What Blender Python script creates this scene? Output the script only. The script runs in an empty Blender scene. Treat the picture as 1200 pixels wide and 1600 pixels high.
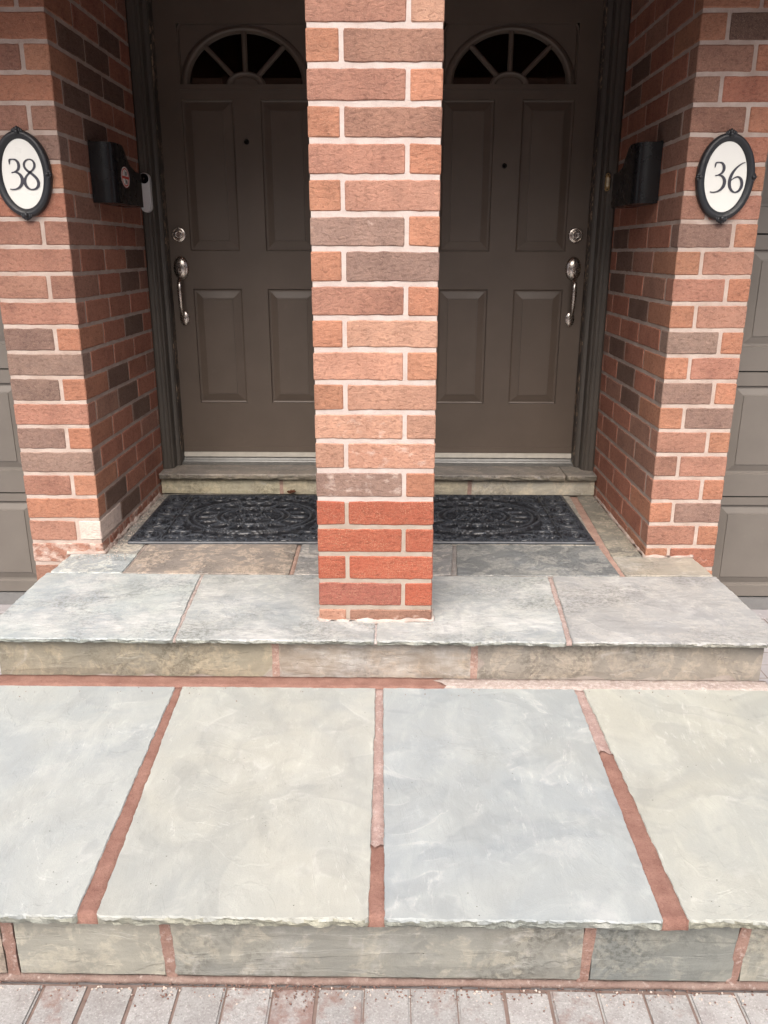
import bpy, bmesh, math, random
from mathutils import Vector, Matrix, noise as mnoise
random.seed(11)
S = bpy.context.scene
COL = S.collection
R = math.radians

# ------------------------------------------------------------------ camera
def make_camera():
    f, p, yaw, roll = 1279.5, 0.30703, -0.01169, 0.00199
    fw = Vector((math.sin(yaw)*math.cos(p), math.cos(yaw)*math.cos(p), -math.sin(p)))
    r = Vector((math.cos(yaw), -math.sin(yaw), 0)); u = r.cross(fw)
    r2 = r*math.cos(roll)+u*math.sin(roll); u2 = -r*math.sin(roll)+u*math.cos(roll)
    cam = bpy.data.cameras.new('camera'); o = bpy.data.objects.new('camera', cam); COL.objects.link(o)
    m = Matrix((r2, u2, -fw)).transposed().to_4x4(); m.translation = Vector((0.0533, -2.3366, 1.0983))
    o.matrix_world = m
    cam.sensor_fit = 'HORIZONTAL'; cam.sensor_width = 36; cam.lens = f/1200*36
    cam.clip_start = 0.05; cam.clip_end = 500
    S.camera = o
make_camera()
S.render.resolution_x, S.render.resolution_y = 768, 1024

# ------------------------------------------------------------------ light: overcast daylight, porch open to the street behind the camera
SUN_EL, SUN_AZ = R(51), R(188)
W = bpy.data.worlds.new('World'); S.world = W; W.use_nodes = True
wn = W.node_tree; wn.nodes.clear()
sky = wn.nodes.new('ShaderNodeTexSky'); sky.sky_type = 'NISHITA'; sky.sun_disc = False
sky.sun_elevation = SUN_EL; sky.sun_rotation = SUN_AZ; sky.air_density = 0.8; sky.dust_density = 8.0; sky.ozone_density = 1.0
bg = wn.nodes.new('ShaderNodeBackground'); bg.inputs[1].default_value = 0.11
wo = wn.nodes.new('ShaderNodeOutputWorld')
wn.links.new(sky.outputs[0], bg.inputs[0]); wn.links.new(bg.outputs[0], wo.inputs[0])
sl = bpy.data.lights.new('sun', 'SUN'); sl.energy = 1.5; sl.angle = R(62); sl.color = (1, 0.975, 0.93)
so = bpy.data.objects.new('sun', sl); COL.objects.link(so)
sd = Vector((math.sin(SUN_AZ)*math.cos(SUN_EL), math.cos(SUN_AZ)*math.cos(SUN_EL), math.sin(SUN_EL)))
so.rotation_euler = sd.to_track_quat('Z', 'Y').to_euler()
so.location = (0, -5, 8)
vs = S.view_settings; vs.view_transform = 'Standard'; vs.look = 'None'; vs.gamma = 1; vs.use_curve_mapping = False
vs.exposure = 1.22

# ------------------------------------------------------------------ node helpers
class NT:
    def __init__(self, name):
        self.m = bpy.data.materials.new(name); self.m.use_nodes = True
        self.t = self.m.node_tree; self.t.nodes.clear()
        self.out = self.t.nodes.new('ShaderNodeOutputMaterial')
    def put(self, sock, v):
        if isinstance(v, bpy.types.NodeSocket): self.t.links.new(v, sock)
        elif isinstance(v, (tuple, list)) and len(v) == 3 and sock.type == 'RGBA': sock.default_value = (*v, 1)
        else: sock.default_value = v
    def n(self, typ, ins={}, **props):
        nd = self.t.nodes.new('ShaderNode'+typ)
        for k, v in props.items(): setattr(nd, k, v)
        for k, v in ins.items(): self.put(nd.inputs[k], v)
        return nd
    def pos(self, scale=(1, 1, 1), off=(0, 0, 0)):
        g = self.n('NewGeometry').outputs['Position']
        return self.n('Mapping', {'Vector': g, 'Scale': scale, 'Location': off}).outputs[0]
    def noise(self, vec, scale, detail=4, rough=.55, dist=0):
        return self.n('TexNoise', {'Vector': vec, 'Scale': scale, 'Detail': detail, 'Roughness': rough, 'Distortion': dist}).outputs['Fac']
    def ramp(self, fac, a, b):
        return self.n('MapRange', {'Value': fac, 'From Min': a, 'From Max': b, 'To Min': 0., 'To Max': 1.}, clamp=True).outputs[0]
    def math(self, op, a, b=0.):
        nd = self.n('Math', operation=op); self.put(nd.inputs[0], a); self.put(nd.inputs[1], b); return nd.outputs[0]
    def mix(self, fac, a, b, mode='MIX'):
        nd = self.n('Mix', data_type='RGBA', blend_type=mode)
        self.put(nd.inputs[0], fac); self.put(nd.inputs[6], a); self.put(nd.inputs[7], b); return nd.outputs[2]
    def obj(self):
        o = self.n('ObjectInfo'); return o.outputs['Color'], self.math('SUBTRACT', 1., o.outputs['Alpha']), o.outputs['Random']
    def voro(self, vec, scale):
        return self.n('TexVoronoi', {'Vector': vec, 'Scale': scale}).outputs['Distance']
    def bump(self, h, strength, dist=.01, prev=None):
        ins = {'Height': h, 'Strength': strength, 'Distance': dist}
        if prev is not None: ins['Normal'] = prev
        return self.n('Bump', ins).outputs[0]
    def bsdf(self, col, rough, normal=None, metal=0., spec=.5, **kw):
        ins = {'Base Color': col, 'Roughness': rough, 'Metallic': metal, 'Specular IOR Level': spec}
        if normal is not None: ins['Normal'] = normal
        ins.update(kw)
        b = self.n('BsdfPrincipled', ins); self.t.links.new(b.outputs[0], self.out.inputs[0]); return self.m

def brick_mat(name, speckle):
    t = NT(name); c, st, rnd = t.obj(); p = t.pos()
    big = t.ramp(t.noise(p, 9, 3), .42, .72)
    dark = t.mix(1., c, (.62, .60, .62), 'MULTIPLY')
    col = t.mix(t.math('MULTIPLY', big, .75 if not speckle else .25), c, dark)
    mid = t.ramp(t.noise(p, 38, 4), .3, .7)
    col = t.mix(t.math('MULTIPLY', mid, .30), col, t.mix(1., c, (1.22, 1.12, 1.05), 'MULTIPLY'))
    pw = t.pos((.8, .8, 1.25))
    wr = t.noise(pw, 85, 7, .74, .6)
    col = t.mix(t.math('MULTIPLY', t.ramp(wr, .50, .36), .65), col, t.mix(1., col, (.50, .46, .44), 'MULTIPLY'))
    col = t.mix(t.math('MULTIPLY', t.ramp(wr, .54, .68), .45), col, t.mix(1., col, (1.38, 1.32, 1.25), 'MULTIPLY'))
    grain = t.noise(p, 420, 2)
    col = t.mix(t.math('MULTIPLY', t.ramp(grain, .56, .68), .35), col, (.55, .38, .28))
    pit = t.ramp(t.voro(t.pos((1, 1, 1), (3, 1, 2)), 70), .13, .05)
    pit = t.math('MULTIPLY', pit, t.ramp(t.noise(p, 16, 2), .5, .6))
    col = t.mix(t.math('MULTIPLY', pit, .7), col, (.06, .035, .028))
    if speckle:
        sp = t.math('MULTIPLY', t.ramp(t.noise(p, 260, 2), .56, .62), t.ramp(t.noise(p, 14, 3), .40, .62))
        col = t.mix(t.math('MULTIPLY', sp, .5), col, (.52, .34, .22))
    wm = t.noise(t.pos((1, 1, 1.3)), 26, 5, .65)
    wh = t.ramp(t.math('ADD', wm, t.math('MULTIPLY', st, .75)), .70, .95)
    col = t.mix(t.math('MULTIPLY', wh, .85), col, (.66, .56, .50))
    nb = t.bump(wr, .9, .008)
    nb = t.bump(grain, .35, .002, nb)
    nb = t.bump(pit, -.5, .003, nb)
    return t.bsdf(col, .88, nb, spec=.25)
M_BRICK = brick_mat('fired_clay_brick', False)
M_BRICKRED = brick_mat('new_red_clay_brick', True)

def mortar_mat(name, base, dirty, rough_amt=.5):
    t = NT(name); p = t.pos()
    col = t.mix(t.ramp(t.noise(p, 14, 5, .6), .35, .7), base, dirty)
    g = t.noise(p, 300, 3)
    col = t.mix(t.math('MULTIPLY', t.ramp(g, .55, .7), .3), col, t.mix(1., col, (.6, .58, .56), 'MULTIPLY'))
    nb = t.bump(t.noise(p, 45, 6, .7), rough_amt, .008); nb = t.bump(g, .4, .002, nb)
    return t.bsdf(col, .92, nb, spec=.2)
M_MORTAR = mortar_mat('pale_mortar', (.465, .41, .39), (.40, .33, .30))
M_MORTAR_PIER = mortar_mat('grey_buff_mortar', (.46, .385, .345), (.36, .28, .24))
M_FILLET = mortar_mat('white_lime_mortar', (.50, .45, .42), (.33, .27, .24), .9)
M_FILLETD = mortar_mat('dusty_lime_mortar', (.46, .39, .35), (.28, .21, .185), .9)
M_BED = mortar_mat('grey_mortar_bed', (.33, .30, .27), (.24, .20, .18))

def red_mortar():
    t = NT('red_mortar'); c, st, rnd = t.obj(); p = t.pos()
    col = t.mix(t.ramp(t.noise(p, 20, 5, .6), .35, .7), c, t.mix(1., c, (.72, .66, .66), 'MULTIPLY'))
    wm = t.noise(p, 70, 7, .7)
    col = t.mix(t.math('MULTIPLY', t.ramp(t.math('ADD', wm, t.math('MULTIPLY', st, .5)), .66, .82), .6), col, (.46, .41, .39))
    col = t.mix(t.math('MULTIPLY', t.ramp(t.noise(p, 110, 5, .75), .56, .66), .5), col, t.mix(1., col, (1.45, 1.5, 1.5), 'MULTIPLY'))
    g = t.noise(p, 330, 3)
    col = t.mix(t.math('MULTIPLY', t.ramp(g, .52, .66), .5), col, t.mix(1., col, (.55, .5, .48), 'MULTIPLY'))
    nb = t.bump(t.noise(p, 60, 6, .7), .5, .006); nb = t.bump(g, .4, .002, nb)
    return t.bsdf(col, .9, nb, spec=.2)
M_RED = red_mortar()

def stone_mat(name, streak, white=.5, blotch=0., bumpy=.4, tint=None):
    t = NT(name); c, st, rnd = t.obj(); p = t.pos()
    if tint: c = t.mix(1., c, tint, 'MULTIPLY')
    off = t.math('MULTIPLY', rnd, 13.)
    pv = t.n('VectorMath', operation='ADD'); t.put(pv.inputs[0], p)
    cx = t.n('CombineXYZ', {0: off, 1: off, 2: 0.}); t.put(pv.inputs[1], cx.outputs[0]); pr = pv.outputs[0]
    ps = t.n('Mapping', {'Vector': pr, 'Scale': streak}).outputs[0]
    cloud = t.noise(pr, 2.6, 5, .55, .6)
    col = t.mix(t.ramp(cloud, .36, .66), t.mix(1., c, (.93, .95, .97), 'MULTIPLY'), t.mix(1., c, (1.05, 1.03, .985), 'MULTIPLY'))
    cl2 = t.noise(pr, 7, 6, .62, .8)
    col = t.mix(t.math('MULTIPLY', t.ramp(cl2, .5, .72), .55), col, t.mix(1., c, (1.26, 1.24, 1.2), 'MULTIPLY'))
    sk = t.noise(ps, 9, 6, .65, .5)
    col = t.mix(t.math('MULTIPLY', t.ramp(sk, .54, .76), .5), col, t.mix(1., c, (1.38, 1.36, 1.30), 'MULTIPLY'))
    col = t.mix(t.math('MULTIPLY', t.ramp(sk, .46, .3), .4), col, t.mix(1., c, (.74, .74, .74), 'MULTIPLY'))
    if blotch:
        pep = t.math('MULTIPLY', t.ramp(t.noise(pr, 75, 6, .75), .47, .56), t.ramp(t.noise(pr, 3.2, 4, .6, .5), .46, .60))
        col = t.mix(t.math('MULTIPLY', pep, .75), col, t.mix(1., c, (.50, .49, .47), 'MULTIPLY'))
        b = t.noise(pr, 11, 7, .68, .7)
        e = t.ramp(b, .50, .535)
        fine = t.ramp(t.noise(pr, 60, 4, .7), .35, .6)
        col = t.mix(t.math('MULTIPLY', t.math('MULTIPLY', e, fine), blotch), col, t.mix(1., c, (1.75, 1.65, 1.5), 'MULTIPLY'))
    wm = t.noise(pr, 5, 8, .7, .4)
    wf = t.ramp(t.math('ADD', wm, t.math('MULTIPLY', st, .4)), .62, .84)
    wf = t.math('MULTIPLY', wf, t.ramp(t.noise(ps, 34, 5, .7), .3, .62))
    col = t.mix(t.math('MULTIPLY', wf, white), col, (.52, .52, .51))
    chip = t.math('MULTIPLY', t.ramp(t.noise(pr, 60, 5, .7), .69, .77), t.ramp(t.noise(pr, 4, 3), .45, .6))
    col = t.mix(t.math('MULTIPLY', chip, .5), col, (.55, .55, .54))
    dm = t.noise(pr, 3.4, 3, .5, 1.2)
    col = t.mix(t.math('MULTIPLY', t.math('MULTIPLY', t.ramp(dm, .52, .57), t.ramp(dm, .74, .57)), .6), col, t.mix(1., col, (.84, .85, .87), 'MULTIPLY'))
    rim = t.math('MULTIPLY', t.ramp(dm, .515, .53), t.ramp(dm, .55, .535))
    col = t.mix(t.math('MULTIPLY', t.math('MULTIPLY', rim, t.ramp(cl2, .5, .62)), .22), col, (.5, .5, .5))
    gt = t.noise(ps, 30, 8, .75, .2)
    col = t.mix(t.math('MULTIPLY', t.ramp(gt, .55, .72), .45), col, t.mix(1., col, (1.3, 1.3, 1.3), 'MULTIPLY'))
    col = t.mix(t.math('MULTIPLY', t.ramp(gt, .42, .28), .28), col, t.mix(1., col, (.72, .72, .71), 'MULTIPLY'))
    lg = t.noise(ps, 3.2, 6, .6, .9)
    led = t.math('ADD', t.math('ADD', t.ramp(lg, .400, .408), t.ramp(lg, .50, .507)), t.ramp(lg, .585, .593))
    lip = t.math('MULTIPLY', t.ramp(lg, .493, .50), t.ramp(lg, .512, .503))
    col = t.mix(t.math('MULTIPLY', t.math('MULTIPLY', lip, t.ramp(gt, .52, .66)), .3), col, (.55, .55, .54))
    gr = t.noise(pr, 380, 2)
    col = t.mix(t.math('MULTIPLY', t.ramp(gr, .55, .7), .22), col, t.mix(1., col, (.6, .6, .6), 'MULTIPLY'))
    sp = t.math('MULTIPLY', t.ramp(t.voro(pr, 42), .07, .045), t.ramp(t.noise(pr, 9, 2), .54, .58))
    col = t.mix(t.math('MULTIPLY', sp, .85), col, (.05, .045, .04))
    nb = t.bump(cl2, bumpy, .012); nb = t.bump(led, bumpy*.7, .003, nb); nb = t.bump(sk, bumpy, .006, nb); nb = t.bump(gt, bumpy*.7, .004, nb); nb = t.bump(gr, .25, .0015, nb)
    ro = t.math('ADD', t.math('MULTIPLY', cl2, .3), .45)
    return t.bsdf(col, ro, nb, spec=.35)
M_SLAB = stone_mat('tread_sandstone', (1.2, .45, 1), .5, 0, .26)
M_LAND = stone_mat('landing_sandstone', (.55, 1.4, 1), .9, .28, .5)
M_OLD = stone_mat('flaking_sandstone', (.6, 1, 1), .6, 1., .9)
M_RISER = stone_mat('riser_sandstone', (.35, 1, 1.5), .5, .45, .5)
M_SPLIT = stone_mat('split_stone_edge', (.25, 1, 4), .25, .3, .9, (.72, .71, .64))

def paint_mat(name, col, rough=.42, chips=0.):
    t = NT(name); p = t.pos()
    c = t.mix(t.ramp(t.noise(p, 5, 4), .35, .7), col, tuple(x*.86 for x in col))
    c = t.mix(t.math('MULTIPLY', t.ramp(t.noise(p, 30, 5, .7), .6, .8), .25), c, tuple(x*1.5+.01 for x in col))
    if chips:
        ch = t.math('MULTIPLY', t.ramp(t.noise(t.pos((1, 1, .5)), 85, 4, .7), .63-chips*.1, .65-chips*.1), t.ramp(t.noise(p, 7, 2), .42, .55))
        c = t.mix(ch, c, (.34, .25, .18))
    nb = t.bump(t.noise(t.pos((3, 1, .4)), 45, 4), .06, .003)
    ro = t.math('ADD', t.math('MULTIPLY', t.noise(p, 12, 4), .2), rough-.1)
    return t.bsdf(c, ro, nb, spec=.4)
DOORC = (.120, .093, .074)
M_DOOR = paint_mat('brown_door_paint', DOORC, .42)
M_TRIM = paint_mat('brown_trim_paint', (.082, .072, .062), .45)
M_TRIMCHIP = paint_mat('chipped_trim_paint', (.055, .048, .043), .5, 1.)
M_GARAGE = paint_mat('grey_brown_garage_paint', (.155, .140, .125), .5)
M_ROOF = paint_mat('brown_soffit_paint', (.10, .085, .07), .6)

def simple(name, col, rough, metal=0., spec=.5, nscale=60, namt=.15, bump=.0):
    t = NT(name); p = t.pos()
    nz = t.noise(p, nscale, 4)
    c = t.mix(t.math('MULTIPLY', t.ramp(nz, .35, .75), namt*2), col, tuple(x*.6 for x in col))
    nb = t.bump(nz, bump, .002) if bump else None
    ro = t.math('ADD', t.math('MULTIPLY', nz, .15), max(rough-.08, 0))
    return t.bsdf(c, ro, nb, metal, spec)
M_NICKEL = simple('satin_nickel', (.56, .51, .46), .27, 1., .5, 200, .05)
M_DARKMETAL = simple('dark_bronze_metal', (.02, .018, .016), .35, .6)
M_BRASS = simple('brass', (.75, .55, .28), .3, 1.)
M_BLACK = simple('black_enamel', (.006, .006, .007), .28, 0., .5, 12, .1)
M_CAST = simple('black_cast_iron_paint', (.014, .016, .02), .45, 0., .5, 70, .2, .3)
M_WHITE = simple('white_enamel_face', (.72, .73, .70), .3, 0., .5, 8, .06)
M_INK = simple('charcoal_ink', (.035, .035, .05), .5)
M_PLASTIC = simple('pale_grey_plastic', (.64, .64, .65), .4, 0., .5, 20, .04)
M_LENS = simple('black_gloss_lens', (.004, .004, .006), .08)
M_STICKW = simple('white_sticker', (.80, .80, .78), .5)
M_STICKR = simple('red_sticker', (.60, .05, .035), .5)
M_ALU = simple('weathered_aluminium', (.30, .30, .29), .38, .8, .5, 30, .3)
M_SWEEP = simple('pale_weatherstrip', (.55, .52, .46), .6, 0., .5, 30, .2)
M_LEAF = simple('dry_brown_leaf', (.16, .06, .03), .8)
M_CRUMB = simple('mortar_crumbs', (.42, .36, .32), .9)
M_ROOM = simple('dark_hall_paint', (.03, .03, .035), .8)
M_WALL = simple('brown_brick_render', (.30, .15, .10), .9, 0, .2, 12, .3, .4)

def rubber(name='black_rubber', ca=(.009, .010, .013), cb=(.022, .025, .031)):
    t = NT(name); p = t.pos()
    n = t.noise(p, 24, 6, .7)
    c = t.mix(t.ramp(n, .45, .75), ca, cb)
    d = t.math('MULTIPLY', t.ramp(t.noise(p, 130, 4, .7), .6, .75), t.ramp(t.noise(p, 9, 3), .45, .65))
    c = t.mix(t.math('MULTIPLY', d, .5), c, (.2, .22, .24))
    return t.bsdf(c, .40, t.bump(t.noise(p, 180, 3), .15, .002), spec=.5)
M_RUBBER = rubber()

def paver_mat():
    t = NT('grey_concrete_paver'); c, st, rnd = t.obj(); p = t.pos()
    n = t.noise(p, 18, 5, .65)
    col = t.mix(t.ramp(n, .35, .7), c, t.mix(1., c, (.74, .70, .70), 'MULTIPLY'))
    ag = t.noise(p, 210, 3, .7)
    col = t.mix(t.math('MULTIPLY', t.ramp(ag, .56, .66), .6), col, t.mix(1., c, (1.45, 1.42, 1.4), 'MULTIPLY'))
    col = t.mix(t.math('MULTIPLY', t.ramp(ag, .43, .33), .6), col, t.mix(1., c, (.45, .4, .4), 'MULTIPLY'))
    rs = t.noise(p, 22, 6, .7)
    col = t.mix(t.math('MULTIPLY', t.ramp(t.math('ADD', rs, t.math('MULTIPLY', st, .6)), .62, .82), .8), col, (.17, .10, .085))
    nb = t.bump(ag, .5, .003); nb = t.bump(n, .3, .008, nb)
    return t.bsdf(col, .85, nb, spec=.3)
M_PAVER = paver_mat()

def ground_mat():
    t = NT('driveway_paving'); p = t.pos()
    b = t.n('TexBrick', {'Vector': t.pos((1, 1, 1)), 'Color1': (.30, .29, .30), 'Color2': (.25, .24, .25), 'Mortar': (.12, .08, .07), 'Scale': 5., 'Mortar Size': .012, 'Brick Width': 1., 'Row Height': .5})
    col = t.mix(t.math('MULTIPLY', t.ramp(t.noise(p, 6, 6, .7), .4, .7), .5), b.outputs[0], (.36, .35, .36))
    w = t.ramp(t.noise(p, 30, 5, .7), .62, .68)
    col = t.mix(t.math('MULTIPLY', w, .5), col, (.6, .6, .6))
    return t.bsdf(col, .85, t.bump(t.noise(p, 200, 3), .4, .003), spec=.3)
M_GROUND = ground_mat()

def glass_mat():
    t = NT('window_glass'); p = t.pos()
    return t.bsdf((.55, .58, .58), .02, t.bump(t.noise(p, 3, 2), .03, .01), **{'Transmission Weight': 1., 'IOR': 1.5})
M_GLASS = glass_mat()

# ------------------------------------------------------------------ object helpers
def link(name, bm, mat, parent=None, origin=None, smooth=False, color=None):
    me = bpy.data.meshes.new(name)
    if origin is not None: bmesh.ops.translate(bm, verts=bm.verts, vec=-Vector(origin))
    bmesh.ops.recalc_face_normals(bm, faces=bm.faces)
    if smooth:
        for f in bm.faces: f.smooth = True
    bm.to_mesh(me); bm.free()
    if mat: me.materials.append(mat)
    o = bpy.data.objects.new(name, me); COL.objects.link(o)
    loc = Vector(origin) if origin is not None else Vector()
    if parent is not None:
        o.parent = parent
        loc = loc - world_loc(parent)
    o.location = loc
    if color: o.color = color
    return o
def world_loc(o):
    v = Vector()
    while o is not None: v += o.location; o = o.parent
    return v
def thing(name, label, cat, loc, group=None, kind=None):
    o = bpy.data.objects.new(name, None); COL.objects.link(o); o.location = loc; o.empty_display_size = .1
    if kind: o['kind'] = kind
    if label: o['label'] = label
    if cat: o['category'] = cat
    if group: o['group'] = group
    return o
def tag(o, label=None, cat=None, group=None, kind=None):
    if label: o['label'] = label
    if cat: o['category'] = cat
    if group: o['group'] = group
    if kind: o['kind'] = kind
    return o
def box(bm, x0, x1, y0, y1, z0, z1):
    v = [bm.verts.new((x, y, z)) for z in (z0, z1) for y in (y0, y1) for x in (x0, x1)]
    for f in ((0, 2, 3, 1), (4, 5, 7, 6), (0, 1, 5, 4), (2, 6, 7, 3), (0, 4, 6, 2), (1, 3, 7, 5)): bm.faces.new([v[i] for i in f])
    return v
def bbox(name, dims, mat, parent=None, bev=0., **kw):
    bm = bmesh.new(); box(bm, *dims)
    if bev: bmesh.ops.bevel(bm, geom=bm.edges[:], offset=bev, segments=2, affect='EDGES')
    c = ((dims[0]+dims[1])/2, (dims[2]+dims[3])/2, (dims[4]+dims[5])/2)
    return link(name, bm, mat, parent, c, **kw)
def n3(x, y, z): return mnoise.noise(Vector((x, y, z)))

def loops(bm, rings, cap0=True, cap1=True):
    rv = [[bm.verts.new(p) for p in r] for r in rings]
    n = len(rv[0])
    for a, b in zip(rv, rv[1:]):
        for i in range(n): bm.faces.new((a[i], a[(i+1) % n], b[(i+1) % n], b[i]))
    if cap0: bm.faces.new(rv[0][::-1])
    if cap1: bm.faces.new(rv[-1])
    return rv
def tube(bm, pts, rad, seg=10, squash=(1, 1)):
    pts = [Vector(p) for p in pts]; rings = []
    for i, p in enumerate(pts):
        d = (pts[min(i+1, len(pts)-1)]-pts[max(i-1, 0)]).normalized()
        a = Vector((1, 0, 0)) if abs(d.x) < .9 else Vector((0, 0, 1))
        u = d.cross(a).normalized(); v = d.cross(u).normalized()
        r = rad[i] if isinstance(rad, (list, tuple)) else rad
        rings.append([p+u*(r*squash[0]*math.cos(t))+v*(r*squash[1]*math.sin(t)) for t in [2*math.pi*k/seg for k in range(seg)]])
    loops(bm, rings)
def lathe_y(bm, cx, cz, prof, ax=1., az=1., seg=28):
    """prof: list of (radius, y); axis along Y"""
    rings = [[(cx+ax*r*math.cos(2*math.pi*k/seg), y, cz+az*r*math.sin(2*math.pi*k/seg)) for k in range(seg)] for r, y in prof]
    loops(bm, rings)
def catmull(pts, n=8):
    out = []; P = [pts[0]]+list(pts)+[pts[-1]]
    for i in range(1, len(P)-2):
        for k in range(n):
            t = k/n; a, b, c, d = P[i-1], P[i], P[i+1], P[i+2]
            out.append(tuple(.5*((2*b[j])+(-a[j]+c[j])*t+(2*a[j]-5*b[j]+4*c[j]-d[j])*t*t+(-a[j]+3*b[j]-3*c[j]+d[j])*t**3) for j in range(len(b))))
    out.append(tuple(pts[-1])); return out
def extrude_x(bm, prof, x0, x1):
    loops(bm, [[(x0, y, z) for y, z in prof], [(x1, y, z) for y, z in prof]])
def extrude_z(bm, prof, z0, z1):
    loops(bm, [[(x, y, z0) for x, y in prof], [(x, y, z1) for x, y in prof]])

# ------------------------------------------------------------------ bricks
PAL = dict(
    O=(.385, .185, .120), P=(.35, .182, .135), B=(.295, .160, .120), D=(.215, .147, .123), G=(.255, .172, .143),
    R=(.34, .098, .060), V=(.30, .112, .086), W=(.58, .50, .46), K=(.150, .094, .075), S=(.345, .150, .104), T=(.41, .235, .170))
def brick(parent, x0, x1, y0, y1, z0, z1, code='P', stain=0., mat=None, amp=.0021):
    x0, x1 = min(x0, x1), max(x0, x1)
    lx, ly = x1-x0, y1-y0
    along_x = lx >= ly
    L = lx if along_x else ly
    n = max(3, int(L/.016)); bev = .0028; sd = random.uniform(0, 100)
    hz, hw = (z1-z0)/2, (ly if along_x else lx)/2
    st = [0.]+[bev]+[bev+(L-2*bev)*k/n for k in range(1, n)]+[L-bev]+[L]
    rings = []
    for i, s in enumerate(st):
        ins = bev if i in (0, len(st)-1) else 0.
        r = []
        for (a, b) in ((-1, -1), (1, -1), (1, 1), (-1, 1)):
            for q in (0, 1):
                first = (q == 1) == (a*b > 0)   # order round the corner
                aw = a*(hw-ins-(0 if not first else bev)); bz = b*(hz-ins-(bev if not first else 0))
                aw += amp*.35*n3(s*28, sd+a*7, b*5); bz += amp*(n3(s*30, sd+b*9, a*3)+.8*n3(s*85, sd+b*9, a*3))
                ss = s-L/2 + (amp*n3(sd, a*4+b, s) if ins else 0)
                r.append((ss, aw, bz) if along_x else (aw, ss, bz))
        rings.append(r)
    bm = bmesh.new(); loops(bm, rings)
    c = Vector(((x0+x1)/2, (y0+y1)/2, (z0+z1)/2))
    me_o = link('brick', bm, mat or M_BRICK, parent, None)
    me_o.location = c-world_loc(parent)
    k = random.uniform(.90, 1.10); h = random.uniform(-.05, .05)
    base = PAL[code]
    me_o.color = (base[0]*k, base[1]*k*(1+h), base[2]*k*(1+h), 1-stain)
    return me_o

# ---- the setting: ground and driveway
ZG = -.343
bm = bmesh.new()
v = [bm.verts.new(p) for p in ((-150, -200, ZG-.012), (150, -200, ZG-.012), (150, 60, ZG-.012), (-150, 60, ZG-.012))]; bm.faces.new(v)
tag(link('ground', bm, M_GROUND), kind='structure')
pav = thing('paver_driveway', None, None, (0, -1.4, ZG), kind='structure')
for row in range(5):
    ytop = -1.028-row*.2
    for k in range(-17, 18):
        if row > 2 and abs(k) > 12: continue
        w = .0945; x0 = k*w + .0015 + random.uniform(-.0015, .0015) + (.047 if row % 2 else 0)
        x1 = x0+w-.0025
        ya = ytop-.195+random.uniform(-.003, .003); yb = ytop+random.uniform(-.004, .002)
        z = ZG+random.uniform(-.002, .002)
        bm = bmesh.new(); vv = box(bm, x0, x1, ya, yb, ZG-.05, z)
        bmesh.ops.bevel(bm, geom=[e for e in bm.edges if all(q.co.z > ZG-.01 for q in e.verts)], offset=.004, segments=2, affect='EDGES')
        g = random.uniform(.9, 1.1); stn = random.choice((0, 0, .05, .1))
        if row == 0 and k == -2: stn = .42
        if row == 0 and k in (-1, -3, -7, 1, 4): stn = .22
        link('paver', bm, M_PAVER, pav, (((x0+x1)/2, (ya+yb)/2, z)), color=(.29*g, .290*g, .288*g, 1-stn))
bbox('joint_sand', (-1.75, 1.75, -2.03, -1.024, ZG-.04, ZG-.0045), simple('joint_sand_red', (.17, .125, .11), .9, 0, .2, 50, .3, .4), pav)

# ------------------------------------------------------------------ stone slabs
def slab(parent, quad, ztop, th, color, stain=0., mat=None, jag=(.004, .002, .002, .002), name='slab', tilt=0.):
    """quad: front-left, front-right, back-right, back-left (x, y)"""
    q = [Vector((*p, 0)) for p in quad]; cen = sum(q, Vector())/4; sd = random.uniform(0, 50)
    layers = [(-.0022, 0.), (0., -.0035), (1., -.35*th), (2., -.7*th), (.5, -th)]
    rings = []
    for li, (k, dz) in enumerate(layers):
        ring = []
        for s in range(4):
            a, b = q[s], q[(s+1) % 4]; d = b-a; L = d.length; nrm = Vector((d.y, -d.x, 0)).normalized()
            m = max(2, int(L/.007)); A = jag[s]
            for i in range(m):
                u = i/m; p = a+d*u; w = p.x*1.0+p.y*1.0
                big = A*(n3(w*14, sd+s, 0)*.9+n3(w*55, sd+s, 3)*.55+n3(w*130, sd+s, 5)*.35)
                o = big
                if li >= 1: o += A*(.5*n3(w*75, sd, li*7.7)+.4*n3(w*150, sd, li*2.7)+.9*n3(w*22, sd+9, li*3.3)*(k if k > 0 else .2))-(.0 if li < 4 else A*.8)
                o += min(k, 0)
                edge = min(u, 1-u)*L
                o *= min(1, edge/.01)
                if edge < .006: p = p+(cen-p).normalized()*(.004)
                z = ztop+dz+(.0006*n3(p.x*6, p.y*6, sd) if li == 0 else (0.25*th*n3(w*35, sd, li) if 0 < li < 4 else 0))
                ring.append((p+nrm*o)+Vector((0, 0, z)))
        rings.append(ring)
    bm = bmesh.new(); loops(bm, rings)
    for f in bm.faces:
        if len(f.verts) == 4 and all(q.co.z < ztop-.0026 for q in f.verts): f.material_index = 1
    g = random.uniform(.97, 1.03)
    o = link(name, bm, mat or M_SLAB, parent, (cen.x, cen.y, ztop), color=(color[0]*g, color[1]*g, color[2]*g, 1-stain))
    o.data.materials.append(M_SPLIT); return o
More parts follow.
